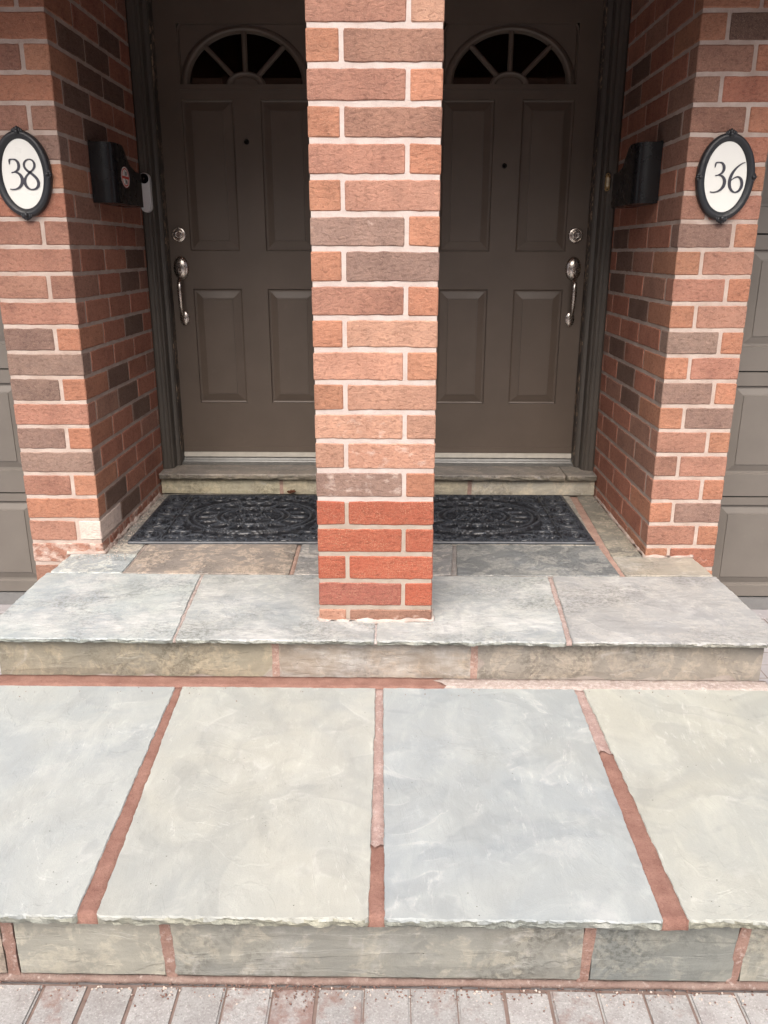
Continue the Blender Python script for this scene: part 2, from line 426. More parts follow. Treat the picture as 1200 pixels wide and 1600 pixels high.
def block(parent, x0, x1, y0, y1, z0, z1, color, stain=0., mat=None, name='riser_stone'):
    """riser stone: front face gently uneven"""
    bm = bmesh.new(); nx = max(3, int((x1-x0)/.025)); nz = 5; sd = random.uniform(0, 30)
    F = [[bm.verts.new((x0+(x1-x0)*i/nx+(.0015*n3(sd, j, i) if i in (0, nx) else 0), y0+.0022*n3(i*.35, j*.8, sd)+(.002 if i in (0, nx) or j in (0, nz) else 0), z0+(z1-z0)*j/nz+(.002*n3(i*.4, sd, j) if j in (0, nz) else 0))) for i in range(nx+1)] for j in range(nz+1)]
    for j in range(nz):
        for i in range(nx): bm.faces.new((F[j][i], F[j][i+1], F[j+1][i+1], F[j+1][i]))
    rim = F[0][:]+[F[j][nx] for j in range(1, nz+1)]+F[nz][-2::-1]+[F[j][0] for j in range(nz-1, 0, -1)]
    bk = [bm.verts.new((v.co.x, y1, v.co.z)) for v in rim]; m = len(rim)
    for i in range(m): bm.faces.new((rim[(i+1) % m], rim[i], bk[i], bk[(i+1) % m]))
    bm.faces.new(bk)
    return link(name, bm, mat or M_RISER, parent, ((x0+x1)/2, y0, z0), color=(*color, 1-stain))
def lump(parent, name, mat, x0, x1, y0, y1, ztop, zbot, color=None, amp=.0012, quad=None, label=None, rag=(0, 0, 0)):
    """mortar strip with an uneven top; quad overrides the rectangle"""
    q = quad or ((x0, y0), (x1, y0), (x1, y1), (x0, y1))
    a, b, c, d = [Vector((*p, 0)) for p in q]
    lx = ((b-a).length+(c-d).length)/2; ly = ((d-a).length+(c-b).length)/2
    nx = max(2, min(90, int(lx/.012))); ny = max(2, min(90, int(ly/.012)))
    bm = bmesh.new(); sd = random.uniform(0, 40); G = []
    for j in range(ny+1):
        r = []
        for i in range(nx+1):
            u, w = i/nx, j/ny
            p = (a*(1-u)+b*u)*(1-w)+(d*(1-u)+c*u)*w
            p.y += rag[0]*max(0, 1-w*ly/.05)*(n3(p.x*70, sd, 2)+.6*n3(p.x*190, sd, 3)) + rag[1]*max(0, 1-(1-w)*ly/.05)*(n3(p.x*70, sd, 4)+.6*n3(p.x*190, sd, 5))
            p.x += rag[2]*max(0, 1-(1-u)*lx/.05)*(n3(p.y*60, sd, 6)+.6*n3(p.y*150, sd, 7))
            ed = (i in (0, nx)) or (j in (0, ny))
            r.append(bm.verts.new((p.x+amp*n3(p.x*40, p.y*40, sd), p.y+amp*n3(p.y*40, p.x*40, sd+5), ztop+amp*n3(p.x*30, p.y*30, sd+9)-(.001 if ed else 0))))
        G.append(r)
    for j in range(ny):
        for i in range(nx): bm.faces.new((G[j][i], G[j][i+1], G[j+1][i+1], G[j+1][i]))
    rim = G[0][:]+[G[j][nx] for j in range(1, ny+1)]+G[ny][-2::-1]+[G[j][0] for j in range(ny-1, 0, -1)]
    bt = [bm.verts.new((v.co.x, v.co.y, zbot)) for v in rim]; m = len(rim)
    for i in range(m): bm.faces.new((rim[(i+1) % m], rim[i], bt[i], bt[(i+1) % m]))
    o = link(name, bm, mat, parent, (a.x, a.y, ztop), smooth=True, color=color)
    if label: o['label'] = label
    return o

BLUE, BLUE2, BEIGE, BEIGE2 = (.296, .318, .318), (.275, .300, .306), (.300, .313, .298), (.302, .312, .289)
REDM, PALEM = (.235, .134, .108, 1.), (.335, .25, .228, .75)
# ---- lower step
ZT = -.145
step = thing('stone_step', 'lower stone step of four big flagstones with wide reddish mortar joints, above the driveway pavers', 'step', (0, -.58, ZG))
bbox('mortar_core', (-1.17, 1.19, -1.006, -.105, ZG-.02, ZT-.0225), M_BED, step)
slab(step, ((-1.19, -1.05), (-.567, -1.05), (-.597, -.160), (-1.19, -.160)), ZT, .023, BLUE, .10, jag=(.005, .002, .002, .004))
slab(step, ((-.527, -1.05), (.010, -1.05), (.005, -.158), (-.577, -.158)), ZT, .023, BEIGE, .12, jag=(.005, .002, .002, .002))
slab(step, ((.040, -1.05), (.587, -1.05), (.598, -.156), (.026, -.156)), ZT, .023, BLUE2, .12, jag=(.005, .002, .002, .002))
slab(step, ((.634, -1.045), (1.20, -1.045), (1.20, -.150), (.624, -.152)), ZT, .023, BEIGE2, .10, jag=(.005, .004, .002, .002))
zj = ZT-.0025
def joint(q0, q1, split=None, flip=False):
    (xa, xb), (xc, xd) = q0, q1   # x range at the front and at the back
    ya, yb = -1.043, -.158
    if split is None:
        lump(step, 'mortar_joint', M_RED, 0, 0, 0, 0, zj, ZT-.027, REDM, quad=((xa-.003, ya), (xb+.003, ya), (xd+.003, yb), (xc-.003, yb))); return
    t = (split-ya)/(yb-ya); m0, m1 = xa+(xc-xa)*t, xb+(xd-xb)*t
    lump(step, 'mortar_joint', M_RED, 0, 0, 0, 0, zj+.001, ZT-.027, REDM, quad=((xa-.004, ya), (xb+.004, ya), (m1+.004, split+.02), (m0-.004, split+.02)), rag=(0, .022, 0), amp=.002)
    lump(step, 'mortar_joint', M_RED, 0, 0, 0, 0, zj-.0005, ZT-.027, PALEM, quad=((m0-.003, split), (m1+.003, split), (xd+.003, yb), (xc-.003, yb)), label='paler dried upper part of the mortar joint')
joint((-.567, -.527), (-.597, -.577))
joint((.010, .040), (.005, .026), -.86)
joint((.587, .634), (.598, .624), -.50)
lump(step, 'mortar_joint', M_RED, -1.17, .20, -.160, -.100, ZT+.0035, ZT-.04, REDM, .002, rag=(.004, 0, .04))
lump(step, 'mortar_joint', M_RED, .141, 1.19, -.156, -.100, ZT+.002, ZT-.04, (.33, .285, .26, .6), .002, label='whitish mortar strip under the landing riser')
YR = -1.018
for x0, x1, c, s in ((-1.17, -.742, (.25, .215, .185), 0), (-.712, -.412, (.235, .235, .212), .15), (-.393, .442, (.215, .215, .195), .15), (.463, .752, (.165, .175, .168), .1), (.769, 1.185, (.225, .225, .20), .1)):
    block(step, x0, x1, YR, YR+.05, ZG+.016, ZT-.0225, c, s)
for xa, lean in ((-.727, .0), (-.4025, -.004), (.4525, .005), (.7605, .008)):
    bm = bmesh.new(); rings = []
    for k in range(9):
        z = ZG+.01+(ZT-.0235-ZG-.01)*k/8; w = .0115+.003*n3(xa*9, k, 1); xx = xa+lean*(k/8-.5)*2
        rings.append([(xx-w, YR+.010, z), (xx-w, YR+.0015+.0015*n3(k, xa, 2), z), (xx+w, YR+.0015+.0015*n3(k, xa, 5), z), (xx+w, YR+.010, z)])
    loops(bm, rings); link('mortar_joint', bm, M_RED, step, (xa, YR, ZG), color=(.255, .165, .138, .75))
# red mortar smeared under the noses and along the foot
for (xa, xb, y, z, hgt, c) in ((-1.17, 1.185, YR-.001, ZG+.004, .010, (.21, .155, .135, .8)), (-1.17, .0, YR-.003, ZT-.033, .010, REDM), (.02, .6, YR+.002, ZT-.031, .008, REDM)):
    bm = bmesh.new(); m = int((xb-xa)/.012); rings = []
    for k in range(m+1):
        x = xa+(xb-xa)*k/m; e = .5+.9*abs(n3(x*8, y, z)); h2 = hgt*(.55+.8*abs(n3(x*14, z, 3)))
        rings.append([(x, y+.012, z-hgt), (x, y-.007*e*(1 if z < ZT-.1 else .2), z-hgt*.4), (x, y-.0015*e, z+h2*.3), (x, y+.006, z+h2)])
    loops(bm, rings); link('mortar_fillet', bm, M_RED, step, (xa, y, z), smooth=True, color=c)

# ---- upper landing
land = thing('stone_landing', 'upper stone landing carrying the brick pillar and both door mats', 'landing', (0, .3, ZG))
bm = bmesh.new(); box(bm, -1.145, 1.165, -.098, .578, ZG-.02, -.0168); box(bm, -1.045, 1.003, .5785, 1.399, ZG-.02, -.0174)
link('mortar_core', bm, M_BED, land, (0, 0, 0))
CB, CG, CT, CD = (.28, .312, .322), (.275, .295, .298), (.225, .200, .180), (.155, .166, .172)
J4 = (.0055, .003, .002, .002)
slab(land, ((-1.190, -.135), (-.603, -.135), (-.634, .380), (-1.190, .385)), 0, .016, CB, .42, M_LAND, (.0055, .002, .002, .005))
slab(land, ((-.594, -.135), (.000, -.136), (.000, .378), (-.622, .380)), 0, .016, CG, .40, M_LAND, J4)
slab(land, ((.006, -.136), (.570, -.137), (.606, .378), (.006, .378)), 0, .016, (.285, .305, .308), .40, M_LAND, J4)
slab(land, ((.586, -.137), (1.222, -.138), (1.206, .388), (.622, .380)), 0, .016, (.278, .284, .288), .26, M_LAND, (.0055, .005, .002, .002))
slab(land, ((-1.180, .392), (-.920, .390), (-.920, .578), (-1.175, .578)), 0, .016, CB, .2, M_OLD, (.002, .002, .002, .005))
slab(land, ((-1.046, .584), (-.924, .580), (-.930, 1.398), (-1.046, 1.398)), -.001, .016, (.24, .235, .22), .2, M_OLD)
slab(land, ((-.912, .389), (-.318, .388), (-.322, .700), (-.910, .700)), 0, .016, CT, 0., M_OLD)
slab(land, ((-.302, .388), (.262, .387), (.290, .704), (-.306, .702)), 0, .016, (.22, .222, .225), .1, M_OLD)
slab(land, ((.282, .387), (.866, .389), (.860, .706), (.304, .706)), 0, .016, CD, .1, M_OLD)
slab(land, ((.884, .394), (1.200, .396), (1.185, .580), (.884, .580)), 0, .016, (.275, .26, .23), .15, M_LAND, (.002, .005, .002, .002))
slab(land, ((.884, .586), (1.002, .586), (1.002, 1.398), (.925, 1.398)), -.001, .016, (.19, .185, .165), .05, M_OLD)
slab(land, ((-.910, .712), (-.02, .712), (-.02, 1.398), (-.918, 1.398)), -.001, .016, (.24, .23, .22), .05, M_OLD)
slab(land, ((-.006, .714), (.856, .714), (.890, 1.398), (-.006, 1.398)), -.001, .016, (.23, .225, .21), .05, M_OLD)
def lj(quad, col=(.36, .235, .20, .75), dz=-.004): lump(land, 'mortar_joint', M_RED, 0, 0, 0, 0, dz, -.0155, col, quad=quad)
lj(((-.608, -.128), (-.589, -.128), (-.617, .380), (-.639, .380)), (.33, .285, .265, .7))
lj(((-.003, -.13), (.009, -.13), (.009, .378), (-.003, .378)), (.36, .33, .32, .6))
lj(((.567, -.13), (.589, -.13), (.625, .380), (.603, .378)), (.34, .27, .25, .7))
lj(((-1.175, .378), (1.195, .378), (1.195, .396), (-1.175, .394)), (.25, .22, .20, 1.))
lj(((-.924, .39), (-.908, .39), (-.906, .705), (-.930, .705)), (.25, .22, .2, 1.))
lj(((-.322, .39), (-.299, .39), (-.303, .704), (-.326, .704)), (.33, .24, .2, 1.))
lj(((.259, .39), (.285, .39), (.308, .706), (.287, .706)), (.26, .25, .24, 1.))
lj(((.864, .39), (.888, .39), (.930, 1.398), (.855, 1.398)), (.36, .25, .21, .9))
lj(((-.935, .705), (.868, .705), (.868, .716), (-.935, .716)), (.26, .24, .22, 1.))
lj(((-.935, .716), (-.905, .716), (-.905, 1.398), (-.935, 1.398)), (.28, .24, .21, .9))
YL = -.100
for x0, x1, c, s in ((-1.15, -.312, (.235, .215, .170), .06), (-.292, .292, (.235, .20, .165), .62), (.312, 1.172, (.235, .215, .190), .1)):
    block(land, x0, x1, YL, YL+.05, ZT+.001, -.0165, c, s)
for xa in (-.302, .302):
    bm = bmesh.new(); rings = []
    for k in range(7):
        z = ZT+(.128)*k/6; w = .011+.002*n3(xa*9, k, 1)
        rings.append([(xa-w, YL+.012, z), (xa-w, YL+.001, z), (xa+w, YL+.001, z), (xa+w, YL+.012, z)])
    loops(bm, rings); link('mortar_joint', bm, M_RED, land, (xa, YL, ZT), color=(.36, .25, .21, .7))
# end cheeks of the landing, under the overhanging slabs
for x0, x1 in ((-1.150, -1.1455), (1.1655, 1.172)):
    bm = bmesh.new(); box(bm, x0, x1, YL+.052, .575, ZG-.01, -.0172); link('cheek_stone', bm, M_RISER, land, (x0, 0, ZG), color=(.24, .225, .20, .9))
bm = bmesh.new(); box(bm, 1.173, 1.178, -.09, .5, ZG-.01, -.15); bm.free()

# ---- threshold step under the doors
thr = thing('threshold_step', 'narrow stone threshold under the two brown doors, behind the mats', 'doorstep', (0, 1.45, 0))
bbox('mortar_core', (-1.046, 1.004, 1.43, 1.66, -.02, .078), M_BED, thr)
slab(thr, ((-1.050, 1.368), (-.05, 1.368), (-.05, 1.60), (-1.050, 1.60)), .105, .025, (.245, .225, .205), .0, M_RISER, (.004, .001, .001, .001))
slab(thr, ((-.046, 1.368), (.860, 1.368), (.860, 1.60), (-.046, 1.60)), .105, .025, (.25, .23, .21), .0, M_RISER, (.004, .001, .001, .001))
slab(thr, ((.864, 1.370), (1.006, 1.372), (1.006, 1.60), (.864, 1.60)), .105, .025, (.235, .22, .20), .0, M_RISER, (.004, .001, .001, .001))
for x0, x1, c in ((-1.048, -.486, (.38, .355, .27)), (-.470, .405, (.36, .33, .255)), (.425, 1.004, (.38, .355, .295))):
    block(thr, x0, x1, 1.40, 1.43, .001, .0795, c, .05)
for xa in (-.478, .415):
    bbox('mortar_joint', (xa-.010, xa+.010, 1.4025, 1.432, .001, .079), M_RED, thr, color=(.34, .24, .2, .8))

# ------------------------------------------------------------------ pillar
PZ = [1.632, 1.542, 1.453, 1.365, 1.277, 1.184, 1.095, 1.003, .912, .824, .732, .646, .561, .472, .385, .297, .210, .122, .033]
PZ = [z+.012 for z in PZ]
pil = thing('brick_pillar', 'square brick pillar between the doors with four new bright red courses near its foot', 'pillar', (0, .175, 0))
bm = bmesh.new(); box(bm, -.1722, .1722, .0028, .3472, .385, 2.05); link('mortar_core', bm, M_MORTAR, pil, (0, .175, .385))
bm = bmesh.new(); box(bm, -.1722, .1722, .0028, .3472, -.002, .3849); o = link('mortar_core', bm, mortar_mat('sandy_mortar', (.37, .32, .275), (.29, .235, .195)), pil, (0, .175, 0)); o['label'] = 'sandier mortar of the rebuilt foot'
edges = [PZ[0]+.0805*k for k in range(5, 0, -1)]+PZ+[-.004]
# rows top to bottom: (stretcher side, stretcher code, header code, stain stretcher, stain header)
rows = [('L', 'P', 'O', 0, 0), ('R', 'P', 'O', 0, 0), ('L', 'B', 'O', 0, 0), ('R', 'P', 'O', 0, 0),
        ('L', 'B', 'T', 0, 0),                                                             # 0-39 px
        ('R', 'B', 'O', 0, 0), ('L', 'B', 'O', 0, .1), ('R', 'B', 'O', 0, 0), ('L', 'P', 'O', 0, 0), ('R', 'P', 'O', 0, 0),
        ('L', 'G', 'O', .1, 0), ('R', 'D', 'O', 0, 0), ('L', 'P', 'O', 0, 0), ('R', 'T', 'O', 0, 0), ('L', 'T', 'O', 0, 0),
        ('R', 'T', 'O', 0, 0), ('L', 'T', 'T', .20, .05), ('R', 'T', 'T', .22, .05), ('L', 'G', 'O', .22, 0),
        ('R', 'R', 'R', .0, .1), ('L', 'R', 'R', 0, 0), ('R', 'R', 'R', 0, .05), ('L', 'V', 'R', .08, .0), ('R', 'B', 'T', .15, .1)]
assert len(rows) == len(edges)-1, (len(rows), len(edges))
for i, (side, cs, ch, ss, sh) in enumerate(rows):
    zt, zb = edges[i]-.0070, edges[i+1]+.0070
    if i == len(rows)-1: zb = edges[i+1]
    m = 1 if side == 'L' else -1     # stretcher on the left (x from -.175)
    red = M_BRICKRED if cs in 'RV' else M_BRICK
    def pb(xa, xb, ya, yb, code, st): brick(pil, m*xa, m*xb, ya, yb, zb, zt, code, st, red)
    pb(-.175, .0795, 0, .083, cs, ss)
    pb(.0915, .175, 0, .252, ch, sh)
    pb(-.077, .175, .267, .35, random.choice('PBOP') if cs not in 'RV' else 'R', 0)
    pb(-.175, -.092, .098, .35, random.choice('PBOP') if cs not in 'RV' else 'R', 0)
# ragged mortar squeezed out at the pillar's foot
def skirt(parent, pts, h, out, mat, amp=.5):
    bm = bmesh.new(); rings = []; sdd = random.uniform(0, 20); P = [Vector((*p, 0)) for p in pts]; path = []
    for a, b in zip(P, P[1:]):
        m = max(2, int((b-a).length/.01))
        for k in range(m+(1 if b is P[-1] else 0)): path.append((a+(b-a)*k/m, Vector(((b-a).y, -(b-a).x, 0)).normalized()))
    for i, (p, nm) in enumerate(path):
        e = 1+amp*2*n3(i*.23, sdd, 1); e2 = 1+amp*2*n3(i*.31, sdd, 7)
        rings.append([p-nm*.004+Vector((0, 0, -.004)), p+nm*out*max(.25, e)+Vector((0, 0, -.003)), p+nm*out*.55*max(.2, e2)+Vector((0, 0, h*.45)), p+nm*.0016+Vector((0, 0, h*max(.25, e2))), p-nm*.004+Vector((0, 0, h*.9))])
    loops(bm, rings); return link('mortar_fillet', bm, mat, parent, (path[0][0].x, path[0][0].y, 0), smooth=True)
skirt(pil, ((-.176, .351), (-.176, -.001), (.176, -.001), (.176, .351)), .007, .009, M_FILLET, .9)

# ------------------------------------------------------------------ piers with the recess side walls
def pier(side):
    L = side == 'left'
    lab = ('left brick pier and recess wall with the number 38 plaque and stickered mailbox' if L else
           'right brick pier and recess wall with the number 36 plaque and plain mailbox')
    p = thing('brick_pier', lab, 'brick wall', (-1.19 if L else 1.14, .62, ZG), 'brick piers either side of the doors')
    xi, xo = (-1.053, -1.322) if L else (1.010, 1.272)
    s = 1 if L else -1                      # from outer to inner direction is +x on the left
    a, b = sorted((xi-s*.003, xo+s*.003))
    bbox('mortar_core', (a, b, .588, 1.70, ZG-.02, 2.12), M_MORTAR_PIER, p)
    kmin = -17
    lf = {7: 'OO', 6: 'O', 5: 'BO', 4: 'O', 3: 'BO', 2: 'G', 1: 'BO', 0: 'S', -1: 'BO', -2: 'P', -3: 'PO', -4: 'P', -5: 'DO', -6: 'G', -7: 'DO', -8: 'P', -9: 'DO', -10: 'G', -11: 'BO', -12: 'O', -13: 'PW', -14: 'P'}
    rf = {7: 'OO', 6: 'KO', 5: 'BO', 4: 'SO', 3: 'BO', 2: 'SO', 1: 'PO', 0: 'PO', -1: 'GO', -2: 'PO', -3: 'PO', -4: 'PO', -5: 'GO', -6: 'PO', -7: 'GO', -8: 'DO', -9: 'PO', -10: 'PO', -11: 'PO', -12: 'GO', -13: 'PO', -14: 'SO'}
    z0 = 1.203 if L else 1.198
    dark = {(-1, 0), (-2, 3), (-3, 0), (-3, 2), (-5, 2), (-7, 1), (-8, 2), (-9, 2), (-10, 0), (-12, 1), (-13, 1), (3, 0), (3, 1), (4, 1), (5, 1), (6, 1), (6, 2), (2, 0), (7, 2), (5, 2), (1, 2)} if L else \
           {(-1, 3), (0, 0), (-2, 2), (-3, 3), (-4, 1), (-5, 0), (-6, 2), (-7, 2), (-8, 1), (-10, 0), (2, 0), (3, 1), (1, 2), (6, 2), (5, 3), (4, 0)}
    for k in range(kmin, 11):
        zb, zt = z0+.089*k+.0068, z0+.089*(k+1)-.0068
        low = k <= -13
        stn = (.35 if k == -14 else .10 if k == -13 else 0) if L else (.12 if k == -14 else 0)
        even = k % 2 == 0
        if L:
            code = lf.get(k, 'P' if even else 'BO')
            if even: brick(p, xo, xi, .585, .664, zb, zt, code[0], stn)
            else:
                brick(p, xo, -1.148, .585, .664, zb, zt, code[0], stn)
            ys = [(.677, .922), (.934, 1.182), (1.194, 1.44), (1.452, 1.60)] if even else [(.585, .826), (.838, 1.084), (1.096, 1.339), (1.351, 1.60)]
            dep = (-1.134, xi)
        else:
            code = rf.get(k, 'PO')
            A = not even                     # odd rows: stretcher at the corner
            if A:
                brick(p, xi, 1.186, .585, .666, zb, zt, code[0], stn); brick(p, 1.199, xo, .585, .666, zb, zt, code[1], stn)
                ys = [(.682, .939), (.951, 1.206), (1.218, 1.446), (1.46, 1.60)]
            else:
                brick(p, 1.103, xo, .585, .666, zb, zt, code[0], stn)
                ys = [(.585, .844), (.856, 1.113), (1.125, 1.368), (1.38, 1.60)]
            dep = (xi, 1.091)
        for j, (ya, yb) in enumerate(ys):
            if (j == 0) and ((L and not even) or (not L and even)):
                c = code[1] if len(code) > 1 else 'O'
                face = c
            else: face = None
            off = 1 if (L and even) or (not L and not even) else 0
            cc = 'K' if (k, j+off) in dark else random.choice('SSSSSB' if k < 3 else 'SSSSB')
            st2 = stn*.9
            if face and face in 'OWP': cc = face if not ((k, 0) in dark) else face
            if face == 'W': st2 = .45
            if face and (k, 0) in dark and face != 'W': cc = 'B'
            brick(p, dep[0], dep[1], ya, yb, zb, zt, cc, st2)
    if L: skirt(p, ((-1.19, .584), (-1.052, .584), (-1.052, 1.39)), .010, .012, M_FILLETD, .95)
    else: skirt(p, ((1.009, 1.39), (1.009, .584), (1.19, .584)), .006, .008, M_FILLETD, .95)
    return p
pier('left'); pier('right')

# ------------------------------------------------------------------ doors
YD = 1.60
def rect_panel(bm, x0, x1, z0, z1, prof):
    """nested rectangles; prof: (inset, depth)"""
    rings = []
    for ins, d in prof:
        rings.append([(x0+ins, YD+d, z0+ins), (x1-ins, YD+d, z0+ins), (x1-ins, YD+d, z1-ins), (x0+ins, YD+d, z1-ins)])
    loops(bm, rings, False, True)
def ell(cx, cz, a, b, t): return (cx+a*math.cos(t), cz+b*math.sin(t))
def door(cx, hx, pz, label, hlabel):
    d = thing('entry_door', label, 'door', (cx, YD, .155), 'brown panelled entry doors')
    bm = bmesh.new(); w = .406; T = .045
    for b in ((-w, -.287, .155, 2.19), (.287, w, .155, 2.19), (-.287, .287, .155, .401), (-.287, .287, .935, 1.103), (-.287, .287, 1.732, 1.770),
              (-.287, .287, 2.026, 2.19), (-.060, .060, .401, .935), (-.060, .060, 1.103, 1.732)):
        box(bm, cx+b[0], cx+b[1], YD, YD+T, b[2], b[3])
    link('door_slab', bm, M_DOOR, d, (cx, YD, .155))
    prof = ((0, 0), (.003, .010), (.008, .012), (.013, .0115), (.040, .0035), (.0445, .003), (.0455, -.001))
    for x0, x1 in ((-.287, -.060), (.060, .287)):
        for z0, z1 in ((.401, .935), (1.103, 1.732)):
            bm = bmesh.new(); rect_panel(bm, cx+x0, cx+x1, z0, z1, prof); link('door_panel', bm, M_DOOR, d, (cx+(x0+x1)/2, YD, z0))
    # sweep line and bottom weatherstrip
    bbox('door_sweep', (cx-.385, cx+.385, YD-.006, YD-.0005, .1352, .158), M_SWEEP, d)
    bbox('kick_rail', (cx-.40, cx+.40, YD-.0035, YD-.0003, .160, .186), M_DOOR, d)
    # fanlight
    fan = thing_part('fanlight', d, (cx, YD, 1.77))
    cz, N = 1.791, 40
    bm = bmesh.new()
    def rectpt(t, hw=.287, top=2.026):
        c, s = math.cos(t), math.sin(t); k = min(hw/abs(c) if abs(c) > 1e-6 else 1e9, (top-cz)/s if s > 1e-6 else 1e9); return (cx+c*k, cz+s*k)
    ts = [math.pi*k/N for k in range(N+1)]
    def ring(fn, y): return [bm.verts.new((fn(t)[0], y, fn(t)[1])) for t in ts]
    seq = [(rectpt, YD), (lambda t: rectpt(t, .281, 2.020), YD+.009), (lambda t: rectpt(t, .274, 2.0195) if False else rectpt(t, .275, 2.0205), YD+.004)]
    A = lambda a, b: (lambda t: ell(cx, cz, a, b, t))
    def clampf(a, b):
        def f(t):
            x, z = ell(cx, cz, a, b, t); return (max(cx-.2745, min(cx+.2745, x)), min(2.020, z))
        return f
    seq += [(clampf(.283, .228), YD+.005), (A(.274, .224), YD-.004), (A(.262, .214), YD-.008), (A(.253, .207), YD-.004), (A(.249, .203), YD+.004), (A(.245, .199), YD+.010), (A(.245, .199), YD+.030)]
    rs = [ring(f, y) for f, y in seq]
    for a, b in zip(rs, rs[1:]):
        for i in range(N): bm.faces.new((a[i], a[i+1], b[i+1], b[i]))
    box(bm, cx-.287, cx+.287, YD-.006, YD+.03, 1.7702, cz)
    link('fan_frame', bm, M_DOOR, fan, (cx, YD, 1.77))
    bm = bmesh.new(); hub = []
    for a, b, y in ((.084, .052, YD+.018), (.084, .052, YD), (.076, .046, YD-.006), (.066, .038, YD-.004), (.058, .032, YD+.004), (.050, .026, YD+.001)):
        hub.append([bm.verts.new((*[ell(cx, cz, a, b, t)[0]], y, ell(cx, cz, a, b, t)[1])) for t in ts])
    for a, b in zip(hub, hub[1:]):
        for i in range(N): bm.faces.new((a[i], a[i+1], b[i+1], b[i]))
    bm.faces.new(hub[-1]); link('hub', bm, M_DOOR, fan, (cx, YD, cz))
    for ta in (math.pi/2, R(47), R(133)):
        p0 = Vector((*ell(cx, cz, .08, .048, ta), 0)); p1 = Vector((*ell(cx, cz, .250, .204, ta), 0)); dr = (p1-p0).normalized(); nn = Vector((-dr.y, dr.x, 0))
        bm = bmesh.new(); rings = []
        for p in (p0, p1):
            rings.append([(p.x+nn.x*q, y, p.y+nn.y*q) for q, y in ((-.0105, YD+.02), (-.0105, YD+.003), (-.004, YD-.004), (.004, YD-.004), (.0105, YD+.003), (.0105, YD+.02))])
        loops(bm, rings); link('muntin', bm, M_DOOR, fan, (cx, YD, cz))
    for t0, t1 in ((0, R(47)), (R(47), math.pi/2), (math.pi/2, R(133)), (R(133), math.pi)):
        bm = bmesh.new(); arc = [t0+(t1-t0)*k/10 for k in range(11)]
        pts = [ell(cx, cz, .247, .201, t) for t in arc]+[ell(cx, cz, .060, .034, t) for t in arc[::-1]]
        loops(bm, [[(x, YD+.016, z) for x, z in pts], [(x, YD+.020, z) for x, z in pts]])
        link('glass_pane', bm, M_GLASS, fan, (cx, YD+.016, cz))
    # peephole
    bm = bmesh.new(); lathe_y(bm, cx-.007, pz, [(.011, YD+.004), (.0115, YD-.003), (.009, YD-.006), (.006, YD-.004), (.0055, YD+.0)], seg=20)
    link('peephole', bm, M_DARKMETAL, d, (cx, YD, pz), smooth=True)
    # deadbolt
    z = 1.173; db = thing_part('deadbolt', d, (hx, YD, z))
    bm = bmesh.new(); lathe_y(bm, hx, z, [(.033, YD+.002), (.033, YD-.006), (.0305, YD-.011), (.027, YD-.012), (.026, YD-.010), (.021, YD-.012)], seg=32); link('rose', bm, M_NICKEL, db, (hx, YD, z), smooth=False)
    bm = bmesh.new(); lathe_y(bm, hx, z, [(.0175, YD-.010), (.0165, YD-.022), (.013, YD-.0245), (.009, YD-.024)], seg=24); link('lock_cylinder', bm, M_NICKEL, db, (hx, YD, z))
    bbox('keyway', (hx-.0012, hx+.0012, YD-.0255, YD-.024, z-.006, z+.004), M_DARKMETAL, db)
    # handle set
    hs = thing_part('handle_set', d, (hx, YD, .92)); hs['label'] = hlabel
    z = 1.028
    bm = bmesh.new(); lathe_y(bm, hx, z, [(.036, YD+.002), (.036, YD-.004), (.032, YD-.010), (.022, YD-.016), (.010, YD-.019), (.002, YD-.0195)], 1., 1.48, 36); link('escutcheon', bm, M_NICKEL, hs, (hx, YD, z), smooth=True)
    bm = bmesh.new(); tube(bm, [(hx, YD-.015, z-.016), (hx, YD-.030, z-.018), (hx, YD-.048, z-.013), (hx, YD-.056, z-.015)], [.004, .006, .012, .009], 10, (1, .3)); link('thumb_latch', bm, M_NICKEL, hs, (hx, YD, z), smooth=True)
    zb = .802
    bm = bmesh.new(); lathe_y(bm, hx, zb, [(.022, YD+.002), (.022, YD-.004), (.019, YD-.007), (.010, YD-.010), (.003, YD-.011)], 1., 1.55, 30); link('lower_rose', bm, M_NICKEL, hs, (hx, YD, zb), smooth=True)
    g = catmull([(hx, YD-.012, z-.040), (hx, YD-.040, z-.046), (hx, YD-.058, z-.075), (hx, YD-.060, z-.125), (hx, YD-.050, z-.180), (hx, YD-.034, z-.212), (hx, YD-.012, z-.222)], 6)
    rr = [.0075+.0035*math.sin(math.pi*min(1, 1.35*k/(len(g)-1))) if k < len(g)*.75 else .0062 for k in range(len(g))]
    bm = bmesh.new(); tube(bm, g, rr, 12); link('grip', bm, M_NICKEL, hs, (hx, YD, z-.1), smooth=True)
    bm = bmesh.new(); bmesh.ops.create_uvsphere(bm, u_segments=12, v_segments=8, radius=.006, matrix=Matrix.Translation((hx, YD-.014, zb-.004))); link('grip_screw', bm, M_NICKEL, hs, (hx, YD, zb), smooth=True)
def thing_part(name, parent, loc):
    o = bpy.data.objects.new(name, None); COL.objects.link(o); o.empty_display_size = .05; o.parent = parent; o.location = Vector(loc)-world_loc(parent); return o
door(-.596, -.931, 1.562, 'left brown door with fanlight and long pull handle, beside the stickered mailbox', 'satin nickel handle set near the left jamb')
door(.546, .874, 1.465, 'right brown door with fanlight and long pull handle, beside the plain mailbox', 'satin nickel handle set near the right jamb')

